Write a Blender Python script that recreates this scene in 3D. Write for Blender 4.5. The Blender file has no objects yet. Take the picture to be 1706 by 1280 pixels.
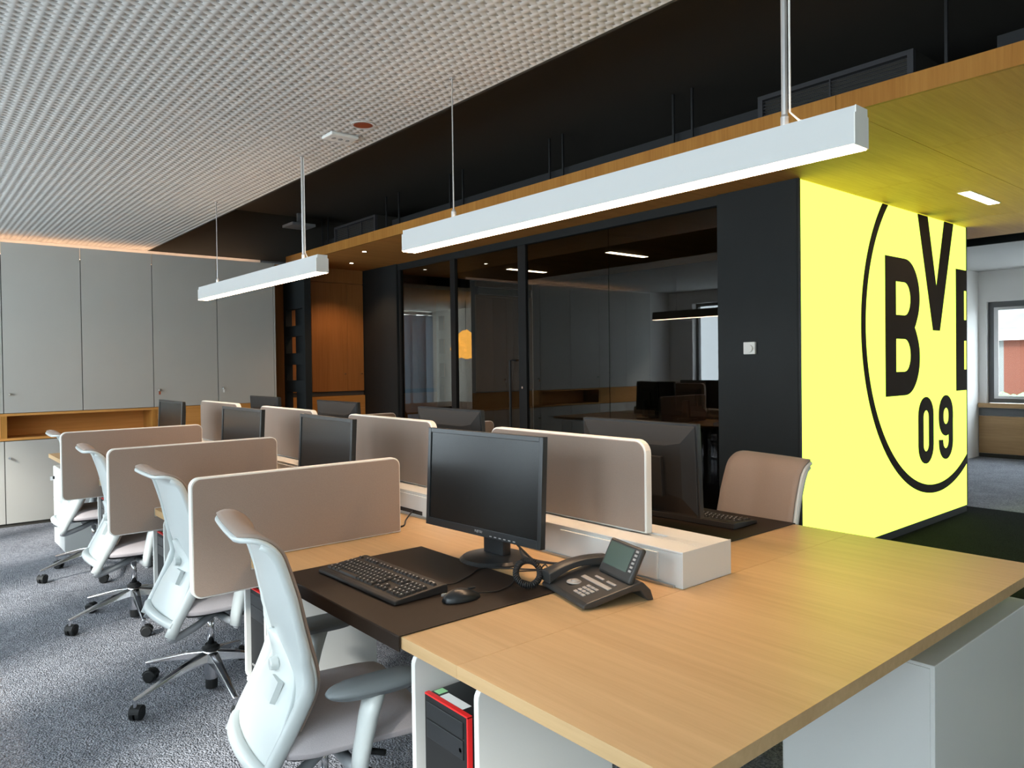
import bpy, math, random
import numpy as np
from mathutils import Vector, Matrix

random.seed(7)
sc = bpy.context.scene
COL = sc.collection

# ------------------------------------------------------------------ camera
def make_camera():
    f_px, cy = 1230.3, 624.5
    yaw, pit, rol = math.radians(40.005), math.radians(-0.789), math.radians(-0.736)
    f = Vector((math.sin(yaw)*math.cos(pit), math.cos(yaw)*math.cos(pit), math.sin(pit)))
    r = Vector((math.cos(yaw), -math.sin(yaw), 0)); u = r.cross(f)
    r2 = r*math.cos(rol) + u*math.sin(rol); u2 = -r*math.sin(rol) + u*math.cos(rol)
    cam = bpy.data.cameras.new('camera'); o = bpy.data.objects.new('camera', cam); COL.objects.link(o)
    m = Matrix((r2, u2, -f)).transposed().to_4x4(); m.translation = (0, 0, 1.40)
    o.matrix_world = m
    cam.sensor_width = 36; cam.lens = f_px/1706*36; cam.shift_y = -(640-cy)/1706
    cam.clip_start = 0.02; cam.clip_end = 200
    sc.camera = o
make_camera()

# ------------------------------------------------------------------ light
w = bpy.data.worlds.new('world'); sc.world = w; w.use_nodes = True
bg = w.node_tree.nodes['Background']; bg.inputs[0].default_value = (0.80, 0.92, 1.0, 1); bg.inputs[1].default_value = 7.6
sun = bpy.data.lights.new('sun', 'SUN'); sun.energy = 4.6; sun.angle = math.radians(7.0); sun.color = (1, .96, .9)
so = bpy.data.objects.new('sun', sun); COL.objects.link(so)
_az, _el = math.radians(28), math.radians(31.5)
so.rotation_euler = Vector((math.cos(_az)*math.cos(_el), math.sin(_az)*math.cos(_el), -math.sin(_el))).to_track_quat('-Z', 'Y').to_euler()
so.location = (-8, -3, 6)
def portal(name, loc, rot, sx, sy):
    l = bpy.data.lights.new(name, 'AREA'); l.shape = 'RECTANGLE'; l.size = sx; l.size_y = sy; l.cycles.is_portal = True
    o = bpy.data.objects.new(name, l); o.location = loc; o.rotation_euler = rot; COL.objects.link(o)
vs = sc.view_settings
vs.view_transform = 'Standard'; vs.look = 'None'; vs.gamma = 1.0; vs.exposure = 0.62; vs.use_curve_mapping = False
sc.cycles.max_bounces = 8; sc.cycles.diffuse_bounces = 5; sc.cycles.glossy_bounces = 4; sc.cycles.transmission_bounces = 6
sc.cycles.transparent_max_bounces = 12; sc.cycles.caustics_reflective = False; sc.cycles.caustics_refractive = False
sc.cycles.sample_clamp_indirect = 4.0; sc.cycles.use_denoising = True

# ------------------------------------------------------------------ materials
def new_mat(name):
    m = bpy.data.materials.new(name); m.use_nodes = True
    return m, m.node_tree.nodes, m.node_tree.links, m.node_tree.nodes['Principled BSDF']
def plain(name, col, rough=.5, metal=0., spec=.5, bump=None, var=.0, scale=8):
    m, n, l, b = new_mat(name)
    b.inputs['Base Color'].default_value = (*col, 1); b.inputs['Roughness'].default_value = rough
    b.inputs['Metallic'].default_value = metal; b.inputs['Specular IOR Level'].default_value = spec
    tc = n.new('ShaderNodeTexCoord')
    if var:
        nz = n.new('ShaderNodeTexNoise'); nz.inputs['Scale'].default_value = scale; nz.inputs['Detail'].default_value = 4
        l.new(tc.outputs['Object'], nz.inputs['Vector'])
        rp = n.new('ShaderNodeValToRGB')
        rp.color_ramp.elements[0].position = .3; rp.color_ramp.elements[1].position = .7
        rp.color_ramp.elements[0].color = tuple(c*(1-var) for c in col)+(1,)
        rp.color_ramp.elements[1].color = tuple(min(1, c*(1+var)) for c in col)+(1,)
        l.new(nz.outputs[0], rp.inputs[0]); l.new(rp.outputs[0], b.inputs['Base Color'])
    if bump:
        nz = n.new('ShaderNodeTexNoise'); nz.inputs['Scale'].default_value = bump[0]; nz.inputs['Detail'].default_value = 3
        l.new(tc.outputs['Object'], nz.inputs['Vector'])
        bp = n.new('ShaderNodeBump'); bp.inputs['Strength'].default_value = bump[1]; bp.inputs['Distance'].default_value = bump[2]
        l.new(nz.outputs[0], bp.inputs['Height']); l.new(bp.outputs[0], b.inputs['Normal'])
    return m
def fabric(name, col, rough=.95):
    m, n, l, b = new_mat(name)
    b.inputs['Roughness'].default_value = rough; b.inputs['Specular IOR Level'].default_value = .15
    b.inputs['Sheen Weight'].default_value = .15
    tc = n.new('ShaderNodeTexCoord'); nz = n.new('ShaderNodeTexNoise'); nz.inputs['Scale'].default_value = 420; nz.inputs['Detail'].default_value = 2
    l.new(tc.outputs['Object'], nz.inputs['Vector'])
    mx = n.new('ShaderNodeMix'); mx.data_type = 'RGBA'
    mx.inputs[6].default_value = tuple(c*.88 for c in col)+(1,); mx.inputs[7].default_value = tuple(min(1, c*1.1) for c in col)+(1,)
    l.new(nz.outputs[0], mx.inputs[0]); l.new(mx.outputs[2], b.inputs['Base Color'])
    bp = n.new('ShaderNodeBump'); bp.inputs['Strength'].default_value = .25; bp.inputs['Distance'].default_value = .002
    l.new(nz.outputs[0], bp.inputs['Height']); l.new(bp.outputs[0], b.inputs['Normal'])
    return m
def wood(name, c0, c1, axis, rough=.42, fine=60, spec=.5):
    m, n, l, b = new_mat(name)
    tc = n.new('ShaderNodeTexCoord'); mp = n.new('ShaderNodeMapping')
    s = [1, 1, 1]; s[axis] = .045
    mp.inputs['Scale'].default_value = s; l.new(tc.outputs['Object'], mp.inputs['Vector'])
    oi = n.new('ShaderNodeObjectInfo'); ml = n.new('ShaderNodeMath'); ml.operation = 'MULTIPLY'; ml.inputs[1].default_value = 37.
    l.new(oi.outputs['Random'], ml.inputs[0])
    n1 = n.new('ShaderNodeTexNoise'); n1.noise_dimensions = '4D'; n1.inputs['Scale'].default_value = fine; n1.inputs['Detail'].default_value = 5; n1.inputs['Roughness'].default_value = .6
    n2 = n.new('ShaderNodeTexNoise'); n2.noise_dimensions = '4D'; n2.inputs['Scale'].default_value = fine*.12; n2.inputs['Detail'].default_value = 3; n2.inputs['Distortion'].default_value = .6
    for q in (n1, n2): l.new(mp.outputs[0], q.inputs['Vector']); l.new(ml.outputs[0], q.inputs['W'])
    ad = n.new('ShaderNodeMix'); ad.data_type = 'FLOAT'; ad.inputs[0].default_value = .45
    l.new(n1.outputs[0], ad.inputs[2]); l.new(n2.outputs[0], ad.inputs[3])
    rp = n.new('ShaderNodeValToRGB'); rp.color_ramp.elements[0].position = .33; rp.color_ramp.elements[1].position = .68
    rp.color_ramp.elements[0].color = (*c0, 1); rp.color_ramp.elements[1].color = (*c1, 1)
    l.new(ad.outputs[0], rp.inputs[0]); l.new(rp.outputs[0], b.inputs['Base Color'])
    b.inputs['Roughness'].default_value = rough; b.inputs['Specular IOR Level'].default_value = spec
    bp = n.new('ShaderNodeBump'); bp.inputs['Strength'].default_value = .06; bp.inputs['Distance'].default_value = .002
    l.new(n1.outputs[0], bp.inputs['Height']); l.new(bp.outputs[0], b.inputs['Normal'])
    return m
def emit(name, col, s):
    m = bpy.data.materials.new(name); m.use_nodes = True; n = m.node_tree.nodes; n.clear()
    e = n.new('ShaderNodeEmission'); e.inputs[0].default_value = (*col, 1); e.inputs[1].default_value = s
    o = n.new('ShaderNodeOutputMaterial'); m.node_tree.links.new(e.outputs[0], o.inputs[0])
    return m
def glass(name, tint, ior=1.5, refl=1.0):
    m = bpy.data.materials.new(name); m.use_nodes = True; n = m.node_tree.nodes; l = m.node_tree.links; n.clear()
    t = n.new('ShaderNodeBsdfTransparent'); t.inputs[0].default_value = (*tint, 1)
    g = n.new('ShaderNodeBsdfGlossy'); g.inputs['Roughness'].default_value = 0.0; g.inputs[0].default_value = (refl, refl, refl, 1)
    fr = n.new('ShaderNodeFresnel'); fr.inputs[0].default_value = ior
    mx = n.new('ShaderNodeMixShader'); o = n.new('ShaderNodeOutputMaterial')
    ge = n.new('ShaderNodeNewGeometry'); iv = n.new('ShaderNodeMath'); iv.operation = 'SUBTRACT'; iv.inputs[0].default_value = 1.; l.new(ge.outputs['Backfacing'], iv.inputs[1])
    ml = n.new('ShaderNodeMath'); ml.operation = 'MULTIPLY'; l.new(fr.outputs[0], ml.inputs[0]); l.new(iv.outputs[0], ml.inputs[1])
    l.new(ml.outputs[0], mx.inputs[0]); l.new(t.outputs[0], mx.inputs[1]); l.new(g.outputs[0], mx.inputs[2]); l.new(mx.outputs[0], o.inputs[0])
    return m
def carpet(name, c0, c1):
    m, n, l, b = new_mat(name)
    tc = n.new('ShaderNodeTexCoord')
    n1 = n.new('ShaderNodeTexNoise'); n1.inputs['Scale'].default_value = 80; n1.inputs['Detail'].default_value = 4; n1.inputs['Roughness'].default_value = .7
    v = n.new('ShaderNodeTexVoronoi'); v.inputs['Scale'].default_value = 130
    n2 = n.new('ShaderNodeTexNoise'); n2.inputs['Scale'].default_value = 5; n2.inputs['Detail'].default_value = 3
    for q in (n1, v, n2): l.new(tc.outputs['Object'], q.inputs['Vector'])
    ad = n.new('ShaderNodeMath'); ad.operation = 'MULTIPLY_ADD'; ad.inputs[1].default_value = .22; l.new(n2.outputs[0], ad.inputs[0]); l.new(n1.outputs[0], ad.inputs[2])
    rp = n.new('ShaderNodeValToRGB'); rp.color_ramp.elements[0].position = .45; rp.color_ramp.elements[1].position = .78
    rp.color_ramp.elements[0].color = (*c0, 1); rp.color_ramp.elements[1].color = (*c1, 1)
    l.new(ad.outputs[0], rp.inputs[0]); l.new(rp.outputs[0], b.inputs['Base Color'])
    b.inputs['Roughness'].default_value = 1; b.inputs['Specular IOR Level'].default_value = .05; b.inputs['Sheen Weight'].default_value = .15 if c1[0] > .1 else 0
    h = n.new('ShaderNodeMath'); h.operation = 'SUBTRACT'; l.new(n1.outputs[0], h.inputs[0]); l.new(v.outputs['Distance'], h.inputs[1])
    bp = n.new('ShaderNodeBump'); bp.inputs['Strength'].default_value = 1.0; bp.inputs['Distance'].default_value = .018
    l.new(h.outputs[0], bp.inputs['Height']); l.new(bp.outputs[0], b.inputs['Normal'])
    return m

M = dict(
    carpet=carpet('carpet_grey', (.14, .15, .175), (.52, .53, .59)),
    carpet_dark=carpet('carpet_black', (.002, .0022, .002), (.011, .012, .010)),
    white=plain('white_lacquer', (.70, .71, .69), .38),
    paint=plain('wall_white', (.82, .80, .78), .8, bump=(60, .05, .002)),
    ceil=plain('ceiling_plaster', (.50, .495, .48), .9),
    felt=plain('acoustic_felt', (.27, .26, .25), .95),
    black=plain('black_paint', (.050, .047, .040), .75, spec=.3),
    dark=plain('anthracite_panel', (.018, .021, .022), .6, spec=.25, var=.06, scale=4),
    duct=plain('duct_black', (.022, .023, .025), .6),
    cab=plain('cabinet_front', (.47, .46, .425), .45, var=.02, scale=3),
    cabedge=plain('cabinet_gap', (.06, .06, .06), .7),
    taupe=fabric('taupe_fabric', (.305, .238, .198)),
    seatfab=fabric('seat_fabric', (.50, .455, .465)),
    rim=plain('screen_rim', (.80, .79, .75), .45),
    chairw=plain('chair_white_plastic', (.55, .59, .585), .32),
    armgrey=plain('armrest_grey', (.17, .19, .20), .5),
    chrome=plain('polished_aluminium', (.78, .78, .80), .16, 1.0),
    mech=plain('grey_metal', (.36, .38, .40), .4, .3),
    rubber=plain('black_plastic', (.014, .0145, .015), .55, spec=.3),
    plast=plain('black_gloss_plastic', (.016, .018, .020), .32),
    keyb=plain('keyboard_black', (.020, .018, .017), .5),
    legend=plain('key_legend', (.65, .65, .65), .6),
    screen=plain('monitor_screen', (.005, .006, .006), .25, spec=.4),
    leather=plain('desk_mat_leather', (.019, .012, .008), .5, spec=.28, bump=(500, .1, .0006)),
    phone=plain('phone_anthracite', (.035, .035, .034), .38),
    silver=plain('silver_buttons', (.45, .44, .43), .4, .4),
    lcd=plain('phone_display', (.075, .11, .095), .25),
    red=plain('red_plastic', (.75, .02, .02), .35),
    sticker=plain('white_sticker', (.85, .88, .88), .5),
    sgreen=plain('green_sticker', (.35, .75, .38), .5),
    desk=wood('desk_oak', (.48, .305, .145), (.62, .42, .215), 1),
    woodx=wood('panel_oak_x', (.52, .235, .06), (.68, .34, .10), 0, .6, 60, .15),
    woody=wood('panel_oak_y', (.36, .21, .085), (.52, .325, .15), 1),
    woodz=wood('panel_oak_z', (.36, .15, .03), (.50, .24, .055), 2, .6, 60, .15),
    wred=wood('panel_cherry_z', (.34, .135, .035), (.47, .20, .06), 2),
    wdark=wood('panel_dark_z', (.20, .11, .045), (.30, .17, .07), 2),
    gtint=glass('tinted_glass', (.56, .55, .51), 1.62),
    gclear=glass('clear_glass', (.97, .98, .98), 1.45),
    lampbody=plain('lamp_profile', (.54, .55, .545), .45),
    uplight=emit('lamp_uplight', (1, .74, .52), 7.),
    lamp=emit('lamp_diffuser', (1, .66, .40), 32.),
    led=emit('led_panel', (1, .82, .62), 24.),
    cove=emit('cove_led', (1, .62, .38), 17.),
    sign=emit('sign_face', (.64, 1.0, .092), 1.8),
    signblk=plain('sign_black_film', (.020, .012, .006), .85, spec=.2),
    paper=None,
    winframe=plain('window_frame_grey', (.13, .135, .14), .5),
    alu=plain('aluminium', (.60, .60, .60), .35, .8),
    copper=plain('copper_reflector', (.50, .13, .06), .35, .6),
    cable=plain('black_cable', (.012, .012, .013), .5),
    blind=None,
    brick=None,
    roof=plain('slate_roof', (.055, .057, .06), .7, var=.2, scale=3),
    asphalt=plain('street', (.42, .42, .42), .9),
    leaf=plain('hedge_leaf', (.06, .14, .04), .7, var=.4, scale=20),
    render=plain('white_render', (.8, .8, .78), .8),
)
def _extra():
    m, n, l, b = new_mat('paper_lamp_shade')
    b.inputs['Base Color'].default_value = (.9, .6, .25, 1); b.inputs['Roughness'].default_value = .8
    b.inputs['Emission Color'].default_value = (1, .50, .10, 1); b.inputs['Emission Strength'].default_value = 1.7
    M['paper'] = m
    m = bpy.data.materials.new('blind_fabric'); m.use_nodes = True; n = m.node_tree.nodes; l = m.node_tree.links; n.clear()
    t = n.new('ShaderNodeBsdfTranslucent'); t.inputs[0].default_value = (.30, .36, .43, 1)
    d = n.new('ShaderNodeBsdfDiffuse'); d.inputs[0].default_value = (.5, .53, .56, 1)
    x = n.new('ShaderNodeMixShader'); x.inputs[0].default_value = .5; o = n.new('ShaderNodeOutputMaterial')
    l.new(t.outputs[0], x.inputs[1]); l.new(d.outputs[0], x.inputs[2]); l.new(x.outputs[0], o.inputs[0]); M['blind'] = m
    m, n, l, b = new_mat('orange_brick')
    tc = n.new('ShaderNodeTexCoord'); mp = n.new('ShaderNodeMapping'); mp.inputs['Rotation'].default_value = (math.pi/2, 0, math.pi/2)
    br = n.new('ShaderNodeTexBrick'); br.inputs['Scale'].default_value = 1.0; br.inputs['Brick Width'].default_value = .5; br.inputs['Row Height'].default_value = .16
    br.inputs['Mortar Size'].default_value = .012; br.offset = 0
    br.inputs['Color1'].default_value = (.24, .058, .012, 1); br.inputs['Color2'].default_value = (.20, .046, .010, 1); br.inputs['Mortar'].default_value = (.08, .02, .008, 1)
    l.new(tc.outputs['Object'], mp.inputs[0]); l.new(mp.outputs[0], br.inputs['Vector']); l.new(br.outputs[0], b.inputs['Base Color']); b.inputs['Roughness'].default_value = .9
    M['brick'] = m
_extra()

# ------------------------------------------------------------------ mesh helpers
class MB:
    def __init__(self): self.v = []; self.f = []
    def add(self, vs, fs):
        o = len(self.v); self.v += [tuple(map(float, p)) for p in vs]; self.f += [tuple(i+o for i in f) for f in fs]; return self
    def box(self, x0, x1, y0, y1, z0, z1):
        return self.add([(x0,y0,z0),(x1,y0,z0),(x1,y1,z0),(x0,y1,z0),(x0,y0,z1),(x1,y0,z1),(x1,y1,z1),(x0,y1,z1)],
                        [(0,3,2,1),(4,5,6,7),(0,1,5,4),(1,2,6,5),(2,3,7,6),(3,0,4,7)])
    def obox(self, c, ax, ay, az, sx, sy, sz):
        c, ax, ay, az = Vector(c), Vector(ax).normalized()*sx/2, Vector(ay).normalized()*sy/2, Vector(az).normalized()*sz/2
        P = [c+i*ax+j*ay+k*az for k in (-1,1) for j,i in ((-1,-1),(-1,1),(1,1),(1,-1))]
        return self.add(P, [(0,3,2,1),(4,5,6,7),(0,1,5,4),(1,2,6,5),(2,3,7,6),(3,0,4,7)])
    def prism(self, poly, axis, a, b):
        # poly: 2D points in the plane normal to axis; x: (y,z), y: (x,z), z: (x,y)
        def P(p, t):
            return {0:(t,p[0],p[1]), 1:(p[0],t,p[1]), 2:(p[0],p[1],t)}[axis]
        n = len(poly); vs = [P(p,a) for p in poly]+[P(p,b) for p in poly]
        fs = [tuple(range(n-1,-1,-1)), tuple(range(n,2*n))]+[(i,(i+1)%n,n+(i+1)%n,n+i) for i in range(n)]
        return self.add(vs, fs)
    def holed(self, outer, inner, axis, a, b):
        # two loops with the same count, a flat ring with thickness
        def P(p, t):
            return {0:(t,p[0],p[1]), 1:(p[0],t,p[1]), 2:(p[0],p[1],t)}[axis]
        n = len(outer); vs = [P(p,a) for p in outer]+[P(p,a) for p in inner]+[P(p,b) for p in outer]+[P(p,b) for p in inner]
        fs = []
        for i in range(n):
            j = (i+1)%n
            fs += [(i,j,n+j,n+i),(2*n+i,3*n+i,3*n+j,2*n+j),(i,2*n+i,2*n+j,j),(n+i,n+j,3*n+j,3*n+i)]
        return self.add(vs, fs)
    def tube(self, path, r, n=8, cap=True, flat=None):
        path = [Vector(p) for p in path]; R = r if hasattr(r, '__len__') else [r]*len(path)
        prev = None; vs = []
        for i, p in enumerate(path):
            t = (path[min(i+1,len(path)-1)]-path[max(i-1,0)]).normalized()
            if prev is None:
                a = Vector((0,0,1)) if abs(t.z) < .9 else Vector((1,0,0)); u = t.cross(a).normalized()
            else:
                u = (prev-t*prev.dot(t)); u = u.normalized() if u.length > 1e-6 else t.orthogonal().normalized()
            prev = u; w_ = t.cross(u)
            for k in range(n):
                an = 2*math.pi*k/n; vs.append(p+(u*math.cos(an)*(flat[0] if flat else 1)+w_*math.sin(an)*(flat[1] if flat else 1))*R[i])
        m = len(path); fs = [(i*n+k,i*n+(k+1)%n,(i+1)*n+(k+1)%n,(i+1)*n+k) for i in range(m-1) for k in range(n)]
        if cap: fs += [tuple(range(n-1,-1,-1)), tuple(range((m-1)*n,m*n))]
        return self.add(vs, fs)
    def lathe(self, prof, n=20, c=(0,0,0), axis=2):
        vs = []
        for r, h in prof:
            for k in range(n):
                a = 2*math.pi*k/n; x, y = r*math.cos(a), r*math.sin(a)
                q = {2:(x,y,h), 1:(x,h,y), 0:(h,x,y)}[axis]
                vs.append((c[0]+q[0], c[1]+q[1], c[2]+q[2]))
        m = len(prof); fs = [(i*n+k,i*n+(k+1)%n,(i+1)*n+(k+1)%n,(i+1)*n+k) for i in range(m-1) for k in range(n)]
        fs += [tuple(range(n-1,-1,-1)), tuple(range((m-1)*n,m*n))]
        return self.add(vs, fs)
    def grid(self, P, closed=False):
        # P[i][j] points
        h, w_ = len(P), len(P[0]); vs = [q for row in P for q in row]
        fs = [(i*w_+j, i*w_+j+1, (i+1)*w_+j+1, (i+1)*w_+j) for i in range(h-1) for j in range(w_-1)]
        return self.add(vs, fs)
    def slab(self, A, B):
        # closed solid between two grids of the same size
        h, w_ = len(A), len(A[0]); n = h*w_
        vs = [q for row in A for q in row]+[q for row in B for q in row]
        fs = []
        for i in range(h-1):
            for j in range(w_-1):
                a = i*w_+j; fs += [(a,a+1,a+w_+1,a+w_), (n+a,n+a+w_,n+a+w_+1,n+a+1)]
        rim = [j for j in range(w_)]+[i*w_+w_-1 for i in range(1,h)]+[(h-1)*w_+j for j in range(w_-2,-1,-1)]+[i*w_ for i in range(h-2,0,-1)]
        for k in range(len(rim)):
            a, b = rim[k], rim[(k+1)%len(rim)]; fs.append((b,a,n+a,n+b))
        return self.add(vs, fs)
    def build(self, name, mat, parent=None, bevel=0, smooth=False, seg=2, sub=0):
        me = bpy.data.meshes.new(name); off = Vector((0,0,0)); V = self.v
        if parent is None:
            a = np.array(V); lo, hi = a.min(0), a.max(0); off = Vector(((lo[0]+hi[0])/2, (lo[1]+hi[1])/2, lo[2]))
            V = [(p[0]-off.x, p[1]-off.y, p[2]-off.z) for p in V]
        me.from_pydata(V, [], self.f); me.update()
        import bmesh
        bm = bmesh.new(); bm.from_mesh(me); bmesh.ops.recalc_face_normals(bm, faces=bm.faces); bm.to_mesh(me); bm.free()
        me.materials.append(mat)
        if smooth: me.polygons.foreach_set('use_smooth', [True]*len(me.polygons))
        o = bpy.data.objects.new(name, me); COL.objects.link(o); o.location = off
        if parent: o.parent = parent
        if bevel:
            b = o.modifiers.new('bevel', 'BEVEL'); b.width = bevel; b.segments = seg; b.limit_method = 'ANGLE'; b.angle_limit = math.radians(40)
        if sub:
            s = o.modifiers.new('subsurf', 'SUBSURF'); s.levels = sub; s.render_levels = sub
        return o
def B(x0, x1, y0, y1, z0, z1): return MB().box(x0, x1, y0, y1, z0, z1)
def empty(name, loc=(0,0,0), rz=0):
    o = bpy.data.objects.new(name, None); o.empty_display_size = .1; COL.objects.link(o); o.location = loc; o.rotation_euler = (0,0,rz); return o
def tag(o, label, cat, group=None):
    o['label'] = label; o['category'] = cat
    if group: o['group'] = group
    return o
def struct(o, label=None):
    o['kind'] = 'structure'
    if label: o['label'] = label
    return o
def copy_tree(o, parent=None):
    c = o.copy(); COL.objects.link(c); c.parent = parent
    for ch in list(o.children): copy_tree(ch, c)
    return c
def rrect(x0, x1, z0, z1, r, n=6, corners=(1,1,1,1)):
    # rounded rectangle, corner order: x0z0, x1z0, x1z1, x0z1
    P = []
    for (cx, cz, a0, on) in ((x0,z0,180,corners[0]),(x1,z0,270,corners[1]),(x1,z1,0,corners[2]),(x0,z1,90,corners[3])):
        if not on: P.append((cx,cz)); continue
        sx = 1 if cx == x0 else -1; sz = 1 if cz == z0 else -1
        for k in range(n+1):
            a = math.radians(a0+90*k/n); P.append((cx+sx*r+r*math.cos(a), cz+sz*r+r*math.sin(a)))
    return P
def text(name, s, size, mat, parent, mtx, ext=.0006):
    cu = bpy.data.curves.new(name, 'FONT'); cu.body = s; cu.size = size; cu.extrude = ext; cu.align_x = 'CENTER'; cu.align_y = 'CENTER'
    t = bpy.data.objects.new('tmp', cu); COL.objects.link(t)
    me = bpy.data.meshes.new_from_object(t.evaluated_get(bpy.context.evaluated_depsgraph_get())); bpy.data.objects.remove(t)
    me.materials.clear(); me.materials.append(mat); me.name = name
    o = bpy.data.objects.new(name, me); COL.objects.link(o); o.parent = parent; o.matrix_local = mtx; return o
def frame_mtx(org, xax, yax):
    x = Vector(xax).normalized(); y = Vector(yax).normalized(); z = x.cross(y)
    m = Matrix((x, y, z)).transposed().to_4x4(); m.translation = org; return m

# ================================================================== SETTING
XL, YB, YF = -1.5, 8.35, -3.5          # left wall, far wall of the main bay, wall behind the camera
ZC, ZW, ZT = 2.635, 2.60, 3.18         # white ceiling, wooden canopy underside, black upper ceiling
XW = 4.56                              # glass front / dark wall plane
XE = 11.9                              # far window wall on the right

struct(B(XL-.3, 3.55, YF-.3, YB+.3, -.12, 0).build('floor', M['carpet']), 'grey tufted carpet')
struct(B(3.55, 7.80, YF-.3, 12.6, -.12, 0).build('floor', M['carpet_dark']), 'black carpet under the wooden canopy')
struct(B(7.80, XE+.3, YF-.3, 12.6, -.12, 0).build('floor', M['carpet']), 'grey carpet beside the far window')
struct(B(XL-.3, XE+.3, YF-.3, 12.6, ZT, ZT+.15).build('ceiling', M['black']), 'black upper ceiling')

def perforated(name, x0, x1, y0, y1, pitch, rad, z, label):
    nx, ny = int(round((x1-x0)/pitch)), int(round((y1-y0)/pitch))
    px, py = (x1-x0)/nx, (y1-y0)/ny
    gx, gy = np.meshgrid(x0+px*np.arange(nx+1), y0+py*np.arange(ny+1), indexing='ij')
    corners = np.stack([gx, gy, np.full_like(gx, z)], -1).reshape(-1, 3)
    cx, cy = np.meshgrid(x0+px*(np.arange(nx)+.5), y0+py*(np.arange(ny)+.5), indexing='ij')
    an = np.radians(22.5+45*np.arange(8))
    ox = cx[..., None]+rad*np.cos(an); oy = cy[..., None]+rad*np.sin(an)
    low = np.stack([ox, oy, np.full_like(ox, z)], -1).reshape(-1, 3)
    top = low+np.array([0, 0, .001])
    V = np.concatenate([corners, low, top]); nc = len(corners); no = len(low)
    I, J = np.meshgrid(np.arange(nx), np.arange(ny), indexing='ij')
    c00 = (I*(ny+1)+J).ravel(); c10 = ((I+1)*(ny+1)+J).ravel(); c11 = ((I+1)*(ny+1)+J+1).ravel(); c01 = (I*(ny+1)+J+1).ravel()
    b = nc+8*np.arange(nx*ny)
    # octagon: 0,1 in +x+y, 2,3 in -x+y, 4,5 in -x-y, 6,7 in +x-y
    quads = [(c10, c11, b+0, b+7), (c11, c01, b+2, b+1), (c01, c00, b+4, b+3), (c00, c10, b+6, b+5)]
    tris = [(c11, b+1, b+0), (c01, b+3, b+2), (c00, b+5, b+4), (c10, b+7, b+6)]
    walls = [(b+k, b+(k+1)%8, b+no+(k+1)%8, b+no+k) for k in range(8)]
    Q = np.concatenate([np.stack(q, 1) for q in quads+walls]); T = np.concatenate([np.stack(t, 1) for t in tris])
    me = bpy.data.meshes.new(name)
    me.vertices.add(len(V)); me.vertices.foreach_set('co', V.ravel())
    loops = np.concatenate([Q.ravel(), T.ravel()]); me.loops.add(len(loops)); me.loops.foreach_set('vertex_index', loops)
    nf = len(Q)+len(T); me.polygons.add(nf)
    me.polygons.foreach_set('loop_start', np.concatenate([4*np.arange(len(Q)), 4*len(Q)+3*np.arange(len(T))]))
    me.polygons.foreach_set('loop_total', np.concatenate([np.full(len(Q), 4), np.full(len(T), 3)]))
    me.update(calc_edges=True); me.validate(); me.materials.append(M['ceil'])
    o = bpy.data.objects.new(name, me); COL.objects.link(o); struct(o, label)
    B(x0, x1, y0, y1, z+.0011, z+.03).build('ceiling_felt', M['felt'], o)
    return o
cl = perforated('ceiling', -.84, 2.06, .8, YB, .042, .0073, ZC, 'white perforated acoustic ceiling')
struct(B(XL, -.84, YF, YB, ZC, ZC+.03).build('ceiling', M['ceil']), 'plain white ceiling margin')
struct(B(-.84, 2.06, YF, .8, ZC, ZC+.03).build('ceiling', M['ceil']), 'plain white ceiling behind the camera')
struct(B(2.06, 2.075, YF, YB, ZC, ZT).build('trim_1', M['black']), 'black return above the white ceiling edge')

# --- walls round the main bay
def window_wall(name, x0, x1, openings, z0, z1, ztop):
    """wall parallel to y at x0..x1 with openings [(ya,yb)], built from solid piers, sill and head"""
    w_ = empty(name, (x0, 0, 0)); struct(w_)
    ys = [YF-.3]+[q for a in openings for q in a]+[YB+.3]
    y_lo, y_hi = ys[0], ys[-1]
    B(0, x1-x0, y_lo, y_hi, 0, z0).build('sill_wall', M['paint'], w_)
    B(0, x1-x0, y_lo, y_hi, z1, ztop).build('lintel', M['paint'], w_)
    for a, b in zip(ys[0::2], ys[1::2]): B(0, x1-x0, a, b, z0, z1).build('pier', M['paint'], w_)
    return w_
OPN = [(-3.1, -2.3), (-1.7, -1.0), (-.4, .3), (.7, 1.75), (2.52, 3.22), (3.89, 4.68), (5.18, 6.2), (6.45, 7.85)]
window_wall('wall_left', XL-.25, XL, OPN, .8, 2.42, ZT)
for k, (a, b) in enumerate(OPN):
    wn = empty('window_%d' % (k+2), (XL-.14, (a+b)/2, .8)); struct(wn, 'tall window in the left wall')
    h = (b-a)/2
    m = MB(); m.box(-.03,.03,-h,-h+.05,0,1.62); m.box(-.03,.03,h-.05,h,0,1.62); m.box(-.03,.03,-h+.05,h-.05,0,.05); m.box(-.03,.03,-h+.05,h-.05,1.57,1.62)
    m.build('window_frame', M['winframe'], wn)
    B(-.004,.004,-h+.05,h-.05,.05,1.57).build('pane', M['gclear'], wn)
    portal('window_portal', (XL-.26, (a+b)/2, 1.61), (0, math.radians(-90), 0), 1.62, b-a)
wr = empty('wall_rear', (0, YF, 0)); struct(wr, 'white wall behind the camera')
B(XL-.3, XE+.3, -.3, 0, 0, ZT).build('plaster', M['paint'], wr)
struct(B(XL-.3, 3.26, YB, YB+.3, 0, ZC).build('wall_back', M['paint']), 'white wall behind the tall cabinets')
struct(B(XL-.3, XW, YB, YB+.3, ZC+.001, ZT).build('wall_back_upper', M['black']), 'black wall above the tall cabinets')

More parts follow.
